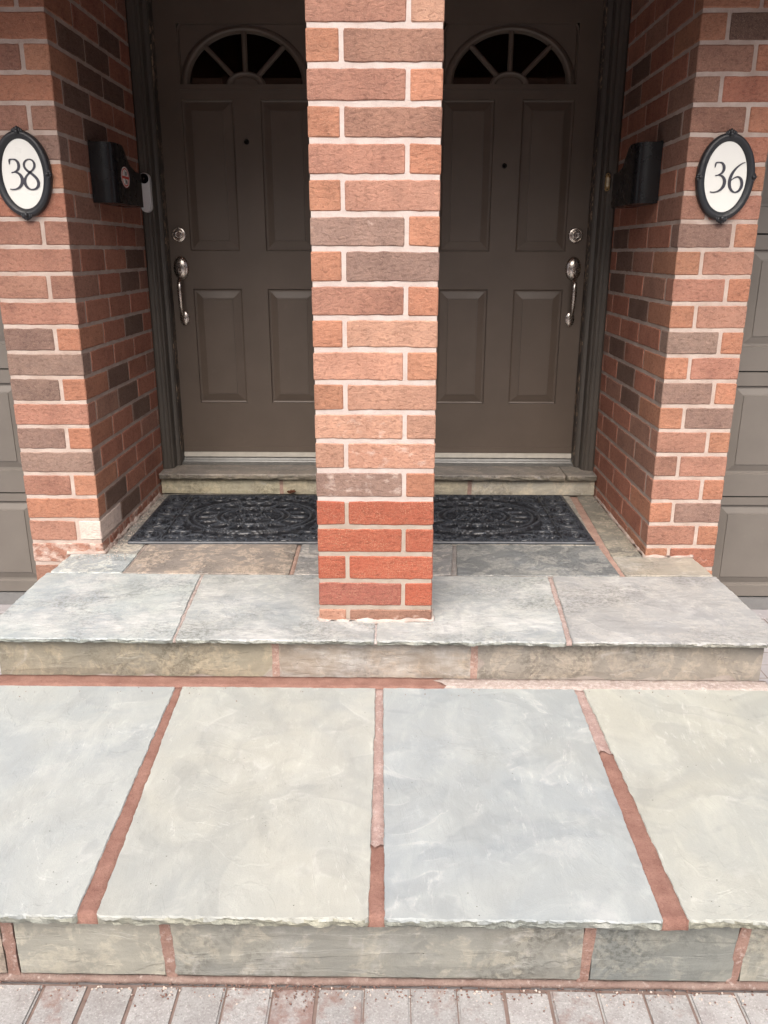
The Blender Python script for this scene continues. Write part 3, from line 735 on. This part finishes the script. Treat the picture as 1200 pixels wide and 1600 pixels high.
# ---- door frames
JP = [(0, .0), (.008, -.006), (.022, -.005), (.027, .001), (.033, .004), (.039, .003), (.043, .012), (.048, .016), (.0505, .030), (.052, .062), (.060, .064), (.066, .068), (.069, .078), (.071, .1325)]
def frame(xl, xr, wl, wr, label):
    f = thing('door_frame', label, 'door frame', ((xl+xr)/2, 1.53, .105), 'brown moulded door frames')
    for x, s, w in ((xl, 1, wl), (xr, -1, wr)):
        k = w/.071
        prof = [(x+s*q*k, 1.465+y) for q, y in JP]+[(x, 1.5975)]
        bm = bmesh.new(); extrude_z(bm, prof if s > 0 else prof[::-1], .1055, 2.19); link('jamb', bm, M_TRIM, f, (x, 1.5, .105))
        xe = x+s*.0712*k
        prof = [(xe-s*.007, 1.5440), (xe-s*.0005, 1.5420), (xe+s*.0008, 1.547), (xe+s*.0008, 1.597), (xe-s*.0003, 1.597), (xe-s*.0003, 1.548)]
        bm = bmesh.new(); extrude_z(bm, prof, .112, 2.185); link('jamb_edge', bm, M_TRIMCHIP, f, (xe, 1.55, .11))
    bbox('head', (xl, xr, 1.475, 1.66, 2.1905, 2.27), M_TRIM, f)
    ap = [(1.544, .1062), (1.544, .116), (1.548, .119), (1.556, .1185), (1.558, .1145), (1.566, .1145), (1.568, .122), (1.574, .124), (1.577, .1175), (1.585, .1175), (1.588, .130), (1.5995, .1345), (1.5995, .1062)]
    bm = bmesh.new(); extrude_x(bm, ap, xl+wl*.72, xr-wr*.72); link('sill', bm, M_ALU, f, ((xl+xr)/2, 1.55, .106))
frame(-1.0525, -.121, .073, .073, 'brown moulded frame round the left door with chipped paint at its foot')
frame(.078, 1.0095, .073, .082, 'brown moulded frame round the right door with the small brass doorbell button')
mp = tag(bbox('divider_panel', (-.1205, .0775, 1.47, 1.66, .1055, 2.27), M_TRIM), 'brown boarded post between the two doors, mostly behind the pillar', 'door post')

# ---- dark rooms behind the fanlights, and the house above
hall = bmesh.new()
box(hall, -1.30, 1.25, 1.70, 1.71, -.3, .10)
for (x0, x1, y0, y1, z0, z1) in ((-1.06, -.02, 3.4, 3.42, 0, 2.6), (-.03, -.01, 1.67, 3.4, 0, 2.6), (-1.06, -1.04, 1.71, 3.4, 0, 2.6), (1.00, 1.02, 1.71, 3.4, 0, 2.6), (-.0, 1.02, 3.4, 3.42, 0, 2.6), (-1.06, 1.02, 1.71, 3.42, 2.601, 2.65), (-1.06, 1.02, 1.712, 3.42, .05, .099)):
    box(hall, x0, x1, y0, y1, z0, z1)
tag(link('hall_interior', hall, M_ROOM), kind='structure')
house = thing('house', 'brown house front and porch beam above the doors', 'building', (0, .6, 2.05))
for nm, d in (('porch_beam', (-2.60, 2.60, -.14, .352, 2.0505, 2.45)), ('porch_ceiling', (-2.60, 2.60, .353, 3.45, 2.4505, 2.55)), ('door_lintel', (-1.31, 1.26, 1.60, 1.66, 2.2705, 2.44)),
              ('upper_wall', (-4.4, -1.325, .60, .85, 2.13, 3.4)), ('upper_wall', (1.275, 4.4, .60, .85, 2.13, 3.4)), ('upper_wall', (-1.3245, 1.2745, .62, .85, 2.556, 3.4))):
    bbox(nm, d, M_WALL, house)

# ------------------------------------------------------------------ terrace houses added behind the camera to block low sky and darken the recess
for k in range(6):
    xa = -42+k*14
    t = thing('sky_block_house', 'brick terrace house, %s from the west end, added behind the viewer to block the low sky' % ('first', 'second', 'third', 'fourth', 'fifth', 'sixth')[k], 'house', (xa+7, -17, ZG), 'terrace houses added to darken the horizon')
    hgt = 5.0+.4*(k % 3)
    bbox('wall', (xa+.02, xa+13.98, -25, -16, ZG-.1, hgt), M_ROOF, t)
    bm = bmesh.new(); extrude_x(bm, [(-25.4, hgt+.001), (-15.5, hgt+.001), (-20.5, hgt+2.6)], xa+.01, xa+13.99); link('roof', bm, M_ROOF, t, (xa+7, -20, hgt))
    for wx in (2.5, 7, 11.5):
        for wz in (1.0, 3.9):
            bbox('window', (xa+wx-.7, xa+wx+.7, -15.998, -15.93, wz, wz+1.5), M_WHITE if (k+int(wx)) % 4 == 0 else M_LENS, t)

# ------------------------------------------------------------------ garage doors
def garage(side):
    L = side < 0
    g = thing('garage_door', 'grey brown panelled garage door left of the left brick pier' if L else 'grey brown panelled garage door right of the right brick pier', 'garage door', (side*2.6, .9, ZG), 'garage doors either side of the entrance')
    x0 = -1.330 if L else 1.280
    YG = .90
    zs = [-.297, .146, .656, 1.166, 1.676, 2.12]
    for a, b in zip(zs, zs[1:]):
        xs, xe = x0, x0+side*2.5
        lo, hi = min(xs, xe), max(xs, xe)
        sec = thing_part('door_section', g, ((lo+hi)/2, YG, a))
        bm = bmesh.new()
        z0, z1 = a+.003, b-.003
        pz0, pz1 = (a+.095, b-.055) if a > 0 else (a+.05, b-.035)
        cols = [(x0+side*(.115+.60*i), x0+side*(.115+.60*i+.48)) for i in range(4)]
        cols = [tuple(sorted(c)) for c in cols]; cols.sort()
        cur = lo
        for c0, c1 in cols:
            box(bm, cur, c0, YG, YG+.04, z0, z1); box(bm, c0, c1, YG, YG+.04, z0, pz0); box(bm, c0, c1, YG, YG+.04, pz1, z1); cur = c1
        box(bm, cur, hi, YG, YG+.04, z0, z1)
        link('section_frame', bm, M_GARAGE, sec, ((lo+hi)/2, YG, a))
        for c0, c1 in cols:
            bm = bmesh.new(); rings = []
            for ins, d in ((0, 0), (.004, .010), (.012, .011), (.036, .003), (.040, .0025), (.041, -.001)):
                rings.append([(c0+ins, YG+d, pz0+ins), (c1-ins, YG+d, pz0+ins), (c1-ins, YG+d, pz1-ins), (c0+ins, YG+d, pz1-ins)])
            loops(bm, rings, False, True); link('raised_panel', bm, M_GARAGE, sec, ((c0+c1)/2, YG, pz0))
        bm = bmesh.new(); box(bm, lo, hi, YG+.006, YG+.03, a-.0029, a+.0029); link('section_joint', bm, M_DARKMETAL, sec, (lo, YG, a))
    xs, xe = sorted((x0, x0+side*2.5))
    bbox('bottom_seal', (xs, xe, YG-.006, YG+.035, ZG-.01, -.301), simple('grey_rubber_seal_%d' % (side+1), (.16, .16, .16), .6), g)
    a, b = sorted((x0-side*.006, x0+side*.028))
    bbox('side_trim', (a, b, .672, .896, ZG-.01, 2.12), M_GARAGE, g)
garage(-1); garage(1)

# ------------------------------------------------------------------ door mats: rubber openwork
def mat_height(u, v):
    """u in +-.445, v in +-.33 ; returns relief height or None for a hole"""
    W2, H2 = .445, .33
    ax, av = abs(u), abs(v)
    rx, rz = u/1.0, v/.80
    r = math.hypot(rx, rz); th = math.atan2(rz, rx)
    def line(d, w): return max(0., 1-abs(d)/w)
    h = 0.
    border = min(W2-ax, H2-av)
    if border < .014: return .009
    h = max(h, line(border-.024, .005)*.9, line(border-.034, .004)*.6)
    for rr, w in ((.278, .0075), (.250, .0075), (.158, .0075), (.132, .0075), (.040, .009)): h = max(h, line(r-rr, w)*1.7)
    if r < .264:
        if .155 < r < .25:
            k = 16; ph = (th*k/(2*math.pi)) % 1; rad = (r-.155)/.095
            wv = .5-.46*math.sqrt(max(0, 1-(1-min(1, rad*1.6))**2)) if rad < .625 else .04+.46*((rad-.625)/.375)**2*.9
            h = max(h, line((min(ph, 1-ph)-wv)*2*math.pi*r/k, .0085), line((ph-.5)*2*math.pi*r/k, .004)*.7*(1 if rad < .7 else 0))
        elif .046 < r < .132:
            k = 10; ph = (th*k/(2*math.pi)) % 1; rad = (r-.046)/.086
            wv = .46*math.sin(math.pi*min(1, rad*1.02))
            h = max(h, line((abs(ph-.5)-wv)*2*math.pi*r/k, .006), line(r-.09, .0035)*.7)
        elif r < .03: h = max(h, line(r-.014, .006))
    elif ax < .318:
        # interlaced scrolls outside the medallion
        for cu, cv_, rad in ((.06, .300, .030), (.125, .292, .030), (.19, .272, .034), (.255, .235, .038), (.292, .165, .030), (.285, .285, .034), (.225, .305, .022), (.30, .10, .022), (.302, .045, .022), (0, .305, .024)):
            e = math.hypot(ax-cu, av-cv_); h = max(h, line(e-rad, .008), line(e-rad*.45, .006)*.9)
        h = max(h, line(math.sin(u*62+2*math.sin(v*38))*math.cos(v*58), .16)*.75)
    else:
        h = max(h, line(ax-.326, .006), line(ax-.340, .005))
        e = math.hypot(ax-.385, ((v+.33) % .165)-.0825)
        h = max(h, line(e-.050, .009), line(e-.032, .006)*.8, line(e-.012, .009), line(math.sin(th*0+math.atan2(((v+.33) % .165)-.0825, ax-.385)*3), .35)*.8 if .03 < e < .052 else 0)
        h = max(h, line(abs(((v+.33) % .165)-.0825)-.0825+abs(ax-.385)*.6, .012)*.9)
    if h < .16:
        if ax > .285 and ax < .318 and .10 < av < .20: return None
        return .0012
    return .0030+.0080*min(1.15, h*1.35)
def mat_mesh():
    bm = bmesh.new(); nx, ny = 250, 186; W2, H2 = .445, .33
    hv = {}
    def vert(i, j):
        if (i, j) not in hv:
            u = -W2+2*W2*i/nx; v = -H2+2*H2*j/ny; h = mat_height(u, v)
            hv[(i, j)] = (bm.verts.new((u, v, h if h is not None else .001)), h)
        return hv[(i, j)]
    for j in range(ny):
        for i in range(nx):
            q = [vert(i, j), vert(i+1, j), vert(i+1, j+1), vert(i, j+1)]
            if sum(1 for _, h in q if h is None) >= 3: continue
            f = bm.faces.new([p[0] for p in q])
            if sum(h for _, h in q if h is not None)/4 > .0085: f.material_index = 1  # raised tops take the paler rubber, a painted-in sheen
    rim = [e for e in bm.edges if len(e.link_faces) == 1]
    r = bmesh.ops.extrude_edge_only(bm, edges=rim)
    for g in r['geom']:
        if isinstance(g, bmesh.types.BMVert): g.co.z = -.0005
    bmesh.ops.delete(bm, geom=[v for v in bm.verts if not v.link_faces], context='VERTS')
    return bm
bm = mat_mesh()
m1 = link('doormat', bm, M_RUBBER, smooth=True); m1.data.materials.append(rubber('sheen_rubber', (.028, .033, .042), (.068, .078, .094))); m1.location = (-.552, 1.025, .0015); m1.rotation_euler = (0, 0, R(.8))  # gloss on the raised pattern is painted in as paler rubber
tag(m1, 'black rubber openwork mat lying before the left door', 'doormat', 'black rubber door mats')
m2 = m1.copy(); COL.objects.link(m2); m2.location = (.405, 1.043, .0015); m2.rotation_euler = (0, 0, R(180.3))
m2['label'] = 'black rubber openwork mat lying before the right door'

# ------------------------------------------------------------------ number plaques
DIG = {  # strokes: (x, y, width) in units of the digit height
 '3': [[(.06, .83, .020), (.07, .93, .055), (.09, .985, .05), (.19, 1.0, .035), (.30, .975, .065), (.375, .88, .095), (.385, .76, .10), (.33, .65, .075), (.22, .585, .045), (.10, .555, .025)],
       [(.12, .565, .03), (.25, .575, .045), (.38, .51, .085), (.455, .37, .115), (.435, .21, .110), (.345, .09, .080), (.22, .02, .050), (.08, .0, .038), (-.02, .015, .028)]],
 '8': [[(.27, .555, .085), (.15, .635, .08), (.075, .745, .075), (.075, .86, .07), (.145, .955, .055), (.26, 1.0, .035), (.375, .965, .055), (.435, .87, .075), (.43, .76, .075), (.36, .655, .06), (.25, .57, .06), (.12, .455, .065), (.045, .33, .09), (.03, .215, .105), (.075, .095, .095), (.17, .02, .06), (.27, .0, .045), (.40, .03, .065), (.495, .13, .095), (.51, .26, .10), (.455, .38, .095), (.36, .48, .09), (.27, .555, .085)]],
 '6': [[(.54, 1.0, .022), (.42, .955, .035), (.28, .845, .06), (.155, .69, .09), (.075, .51, .105), (.055, .33, .11), (.09, .17, .10), (.175, .05, .075), (.29, .0, .045), (.41, .04, .075), (.49, .155, .10), (.505, .30, .10), (.455, .44, .085), (.355, .515, .055), (.25, .50, .04), (.14, .43, .03), (.09, .36, .02)]]}
def digit(parent, ch, x, z, hgt, y):
    bm = bmesh.new()
    for si, st in enumerate(DIG[ch]):
        pts = catmull(st, 7); n = len(pts); rv = []
        for i, (px, pz, w) in enumerate(pts):
            a = Vector(pts[max(i-1, 0)][:2]); b = Vector(pts[min(i+1, n-1)][:2]); d = (b-a).normalized() if (b-a).length > 1e-9 else Vector((1, 0))
            nn = Vector((-d.y, d.x))*w*.5*hgt
            c = Vector((x+px*hgt, z+pz*hgt))
            yy = y-.0002*si
            rv.append([bm.verts.new((c.x+nn.x, yy-.0010, c.y+nn.y)), bm.verts.new((c.x-nn.x, yy-.0010, c.y-nn.y)), bm.verts.new((c.x-nn.x, y+.0005, c.y-nn.y)), bm.verts.new((c.x+nn.x, y+.0005, c.y+nn.y))])
        for a, b in zip(rv, rv[1:]):
            for k in range(4): bm.faces.new((a[k], a[(k+1) % 4], b[(k+1) % 4], b[k]))
        bm.faces.new(rv[0]); bm.faces.new(rv[-1][::-1])
    link('numeral', bm, M_INK, parent, (x, y, z))
def plaque(cx, cz, text, label):
    p = thing('house_number_plaque', label, 'house number', (cx, .585, cz), 'oval house number plaques')
    y0 = .585
    bm = bmesh.new(); seg = 64
    prof = [(.0000, -.001), (.0005, -.014), (.004, -.020), (.011, -.023), (.017, -.021), (.020, -.018), (.024, -.0165), (.0265, -.012)]   # inset from outer edge, y
    rings = [[(cx+(.0945-i)*math.cos(2*math.pi*k/seg), y0+y, cz+(.1345-i)*math.sin(2*math.pi*k/seg)) for k in range(seg)] for i, y in prof]
    loops(bm, rings, True, False); link('frame', bm, M_CAST, p, (cx, y0, cz), smooth=True)
    bm = bmesh.new(); rings = [[(cx+a*math.cos(2*math.pi*k/seg), y0+y, cz+b*math.sin(2*math.pi*k/seg)) for k in range(seg)] for a, b, y in ((.070, .111, -.0115), (.050, .085, -.0128), (.02, .035, -.0134))]
    loops(bm, rings, False, True); link('number_face', bm, M_WHITE, p, (cx, y0, cz), smooth=True)
    for ang in (0, 90, 180, 270):
        t = R(ang); ox, oz = cx+.0885*math.cos(t), cz+.1295*math.sin(t); dr = Vector((math.cos(t), 0, math.sin(t))); tn = Vector((-dr.z, 0, dr.x))
        bm = bmesh.new(); k = 1.0 if ang in (90, 270) else .72
        O = Vector((ox, y0-.018, oz))
        for off, ln, w in ((0, .020, .0085), (.010, .016, .0065), (-.010, .016, .0065), (.018, .011, .005), (-.018, .011, .005)):
            a = O+tn*off*k-dr*.007; b = O+tn*off*k*.72+dr*ln*k*.8
            tube(bm, [a, a+(b-a)*.35, a+(b-a)*.75, b], [w*.5*k, w*k, w*.85*k, w*.35*k], 8, (1, .8))
        bmesh.ops.create_uvsphere(bm, u_segments=10, v_segments=6, radius=.0085*k, matrix=Matrix.Translation(O+Vector((0, -.006, 0))-dr*.002))
        link('ornament', bm, M_CAST, p, tuple(O), smooth=True)
    hx = .093
    if text == '38': digit(p, '3', -1.225, 1.2955, hx, y0-.0145); digit(p, '8', -1.1775, 1.2955, hx, y0-.0145)
    else: digit(p, '3', 1.0945, 1.2895, hx*.98, y0-.0145); digit(p, '6', 1.1475, 1.2895, hx*.98, y0-.0145)
plaque(-1.180, 1.343, '38', 'oval black framed plaque with number 38 on the left brick pier')
plaque(1.139, 1.336, '36', 'oval black framed plaque with number 36 on the right brick pier')

# ------------------------------------------------------------------ mailboxes on the recess walls
def mailbox(xw, s, y0, label, sticker):
    """xw: wall x, s: +1 sticks out towards +x"""
    p = thing('mailbox', label, 'mailbox', (xw, y0+.18, 1.27), 'black wall mailboxes')
    D, z0, zt, zl, Y1 = .088, 1.270, 1.476, 1.395, y0+.355
    # plan outline of the shell, from the wall at the near end round to the far end
    pl = [(0, y0)]
    rc = .045
    pl += [((D-rc)*k/3, y0) for k in range(1, 4)]
    pl += [(D-rc+rc*math.sin(t), y0+rc-rc*math.cos(t)) for t in [math.pi/2*k/8 for k in range(1, 9)]]
    yb = Y1-.03
    pl += [(D, y0+rc+(yb-y0-rc)*k/22) for k in range(1, 23)]
    pl += [(D-.03+.03*math.cos(t), yb+.03*math.sin(t)) for t in [math.pi/2*k/4 for k in range(1, 5)]]
    pl += [(0, Y1)]
    def top(y):
        t = max(0, min(1, (y-(y0+.10))/.125)); t = t*t*(3-2*t); return zt+(zl-zt)*t
    bm = bmesh.new(); outer = []; inner = []
    for q, y in pl:
        x = xw+s*q; xi_ = xw+s*max(0, q-.003)
        zt_ = top(y)
        outer.append([bm.verts.new((x, y, z0)), bm.verts.new((x, y, zt_))]); inner.append([bm.verts.new((xi_, min(max(y, y0+.003), Y1-.003), z0+.003)), bm.verts.new((xi_, min(max(y, y0+.003), Y1-.003), zt_))])
    for a, b, c, d in zip(outer, outer[1:], inner, inner[1:]):
        bm.faces.new((a[0], b[0], b[1], a[1])); bm.faces.new((c[0], c[1], d[1], d[0])); bm.faces.new((a[1], b[1], d[1], c[1]))
    bm.faces.new([a[0] for a in outer])
    sh = link('shell', bm, M_BLACK, p, (xw, y0, z0), smooth=True); sh.data.set_sharp_from_angle(angle=R(35))
    a, b = sorted((xw+s*.0005, xw+s*.006)); bbox('back_plate', (a, b, y0+.004, Y1+.05, z0+.004, zt+.004), M_BLACK, p, .0015)
    # sloping lid behind the scooped front
    bm = bmesh.new(); rings = []
    for k in range(20):
        y = y0+.004+(Y1-y0-.008)*k/19; zf = top(y)-.004
        rings.append([(xw+s*.006, y, zt), (xw+s*(D-.006 if y0+.03 < y < yb else D-.035), y, zf), (xw+s*(D-.006 if y0+.03 < y < yb else D-.035), y, zf-.003), (xw+s*.006, y, zt-.004)])
    loops(bm, rings); link('lid', bm, M_BLACK, p, (xw, y0, zt))
    if sticker:
        cy, cz, xs = y0+.120, 1.366, xw+s*(D+.0006)
        def disc(name, a0, b0, mat, dx, par=p):
            bm = bmesh.new(); vv = [bm.verts.new((xs+s*dx, cy+a0*math.cos(2*math.pi*k/36), cz+b0*math.sin(2*math.pi*k/36))) for k in range(36)]; bm.faces.new(vv); return link(name, bm, mat, par, (xs, cy, cz))
        st = disc('sticker', .050, .0375, M_STICKW, 0)
        bm = bmesh.new()
        for (r0, r1) in ((.86, .74), (1.0, .97)):
            a_ = [bm.verts.new((xs+s*.0004, cy+.050*r0*math.cos(2*math.pi*k/36), cz+.0375*r0*math.sin(2*math.pi*k/36))) for k in range(36)]
            b_ = [bm.verts.new((xs+s*.0004, cy+.050*r1*math.cos(2*math.pi*k/36), cz+.0375*r1*math.sin(2*math.pi*k/36))) for k in range(36)]
            for k in range(36): bm.faces.new((a_[k], a_[(k+1) % 36], b_[(k+1) % 36], b_[k]))
        link('sticker_ring', bm, M_STICKR, st, (xs, cy, cz))
        bm = bmesh.new(); c, e = .042, .0045
        bm.faces.new([bm.verts.new((xs+s*.0008, cy+yy, cz+zz)) for yy, zz in ((-c, -.0015-e), (c, -.0015-e), (c, -.0015+e), (-c, -.0015+e))])
        link('sticker_bar', bm, M_STICKR, st, (xs, cy, cz))
        bm = bmesh.new()
        for yy0, yy1, zz0, zz1 in ((-.006, -.001, -.026, .024), (.004, .016, .007, .020), (.004, .018, -.022, -.010)):
            bm.faces.new([bm.verts.new((xs+s*.0006, cy+a1, cz+b1)) for a1, b1 in ((yy0, zz0), (yy1, zz0), (yy1, zz1), (yy0, zz1))])
        link('sticker_print', bm, M_INK, st, (xs, cy, cz))
mailbox(-1.0505, 1, .852, 'black scooped front mailbox with a round red and white sticker, left recess wall', True)
mailbox(1.0075, -1, .850, 'plain black scooped front mailbox without sticker, right recess wall', False)

# ------------------------------------------------------------------ doorbells
bell = thing('doorbell_camera', 'pale grey pill shaped doorbell camera on the left door frame beside the mailbox', 'doorbell', (-1.024, 1.455, 1.342))
def pill(bm, cx, y0, y1, cz, w, h, n=12, bev=.003):
    rings = []
    for ins, y in ((0, y1), (0, y0+bev), (bev, y0)):
        r = []
        for k in range(n+1): t = math.pi*k/n; r.append((cx+(w-ins)*math.cos(t), y, cz+(h-w)+(w-ins)*math.sin(t)))
        for k in range(n+1): t = math.pi+math.pi*k/n; r.append((cx+(w-ins)*math.cos(t), y, cz-(h-w)+(w-ins)*math.sin(t)))
        rings.append(r)
    loops(bm, rings)
bm = bmesh.new(); pill(bm, -1.024, 1.432, 1.458, 1.342, .0235, .080); link('body', bm, M_PLASTIC, bell, (-1.024, 1.455, 1.342))
bm = bmesh.new(); lathe_y(bm, -1.024, 1.3985, [(.0205, 1.4325), (.0200, 1.4308), (.010, 1.4300), (.002, 1.4300)], seg=28); link('camera_lens', bm, M_LENS, bell, (-1.024, 1.43, 1.3985))
bm = bmesh.new(); lathe_y(bm, -1.024, 1.3985, [(.0042, 1.4302), (.004, 1.4292), (.001, 1.4290)], seg=14); link('lens_centre', bm, M_NICKEL, bell, (-1.024, 1.43, 1.3985))
bm = bmesh.new(); lathe_y(bm, -1.024, 1.2865, [(.0165, 1.4325), (.0162, 1.4312), (.0150, 1.4310), (.0145, 1.4318), (.003, 1.4316)], seg=28); link('push_button', bm, M_PLASTIC, bell, (-1.024, 1.43, 1.2865))
bb = thing('doorbell_button', 'small brass doorbell button on the right door frame beside the plain mailbox', 'doorbell', (.966, 1.46, 1.388))
bm = bmesh.new(); pill(bm, .9665, 1.4535, 1.462, 1.388, .0105, .0365, 10, .002); link('brass_plate', bm, M_BRASS, bb, (.966, 1.46, 1.388))
bm = bmesh.new(); pill(bm, .9665, 1.4505, 1.454, 1.388, .0055, .0200, 10, .001); link('push_bar', bm, simple('ivory_button', (.65, .58, .42), .4), bb, (.966, 1.46, 1.388))
for dz in (-.029, .029):
    bm = bmesh.new(); lathe_y(bm, .9665, 1.388+dz, [(.003, 1.4538), (.0028, 1.4524), (.001, 1.4522)], seg=10); link('screw', bm, M_DARKMETAL, bb, (.9665, 1.45, 1.388+dz))

# ------------------------------------------------------------------ small loose things
bm = bmesh.new()
pts = [(-.022, .002), (-.012, .012), (-.004, .008), (.002, .018), (.010, .010), (.020, .014), (.018, .003), (.024, -.006), (.008, -.010), (-.008, -.012), (-.018, -.007)]
cv = bm.verts.new((0, 0, .004)); rv = [bm.verts.new((x, y*.8, .007+.008*abs(n3(x*90, y*90, 3))+.004*abs(x)/.02)) for x, y in pts]
for i in range(len(rv)): bm.faces.new((cv, rv[i], rv[(i+1) % len(rv)]))
r = bmesh.ops.solidify(bm, geom=bm.faces[:], thickness=.0008)
lf = link('dry_leaf', bm, M_LEAF); lf.location = (-.432, 1.385, .010); lf.rotation_euler = (R(35), 0, .4); tag(lf, 'curled dry brown leaf behind the left door mat', 'leaf')
bm = bmesh.new()
def crumb(x, y, z, r):
    m = Matrix.Translation((x, y, z+r*.4)) @ Matrix.Rotation(random.uniform(0, 6), 4, Vector((random.random(), random.random(), 1)).normalized()) @ Matrix.Diagonal((1, random.uniform(.6, 1), random.uniform(.5, .8), 1))
    bmesh.ops.create_icosphere(bm, subdivisions=1, radius=r, matrix=m)
for k in range(230): crumb(-1.045+abs(random.gauss(0, .035)), random.uniform(.6, 1.36), -.001, random.uniform(.0012, .0042))
for k in range(60): crumb(.995-abs(random.gauss(0, .03)), random.uniform(.6, 1.36), -.001, random.uniform(.001, .003))
for k in range(70): crumb(random.uniform(-1.15, -.95), .575-abs(random.gauss(0, .03)), 0, random.uniform(.001, .003))
for k in range(90): crumb(random.uniform(-.2, .2), -.006-abs(random.gauss(0, .02)), 0, random.uniform(.0008, .002))
for k in range(160): crumb(random.uniform(-.75, .8), YR-.012-abs(random.gauss(0, .02)), ZG, random.uniform(.001, .0035))
cr = bm; bm = bmesh.new()
for k in range(520): crumb(random.choice((random.uniform(-.78, .84), random.gauss(-.2, .12), random.gauss(.3, .3))), YR-.006-abs(random.gauss(0, .022)), ZG-.0005, random.uniform(.0008, .0032))
for k in range(60): crumb(random.uniform(-1.1, 1.1), -.165-abs(random.gauss(0, .03)), ZT, random.uniform(.0008, .0022))
tag(link('red_mortar_crumbs', bm, M_RED, color=(.20, .125, .105, 1)), 'reddish mortar crumbs strewn along the foot of the steps', kind='stuff')
bm = cr
tag(link('mortar_crumbs', bm, M_CRUMB), 'scattered crumbs of pale mortar along the wall and step feet', kind='stuff')
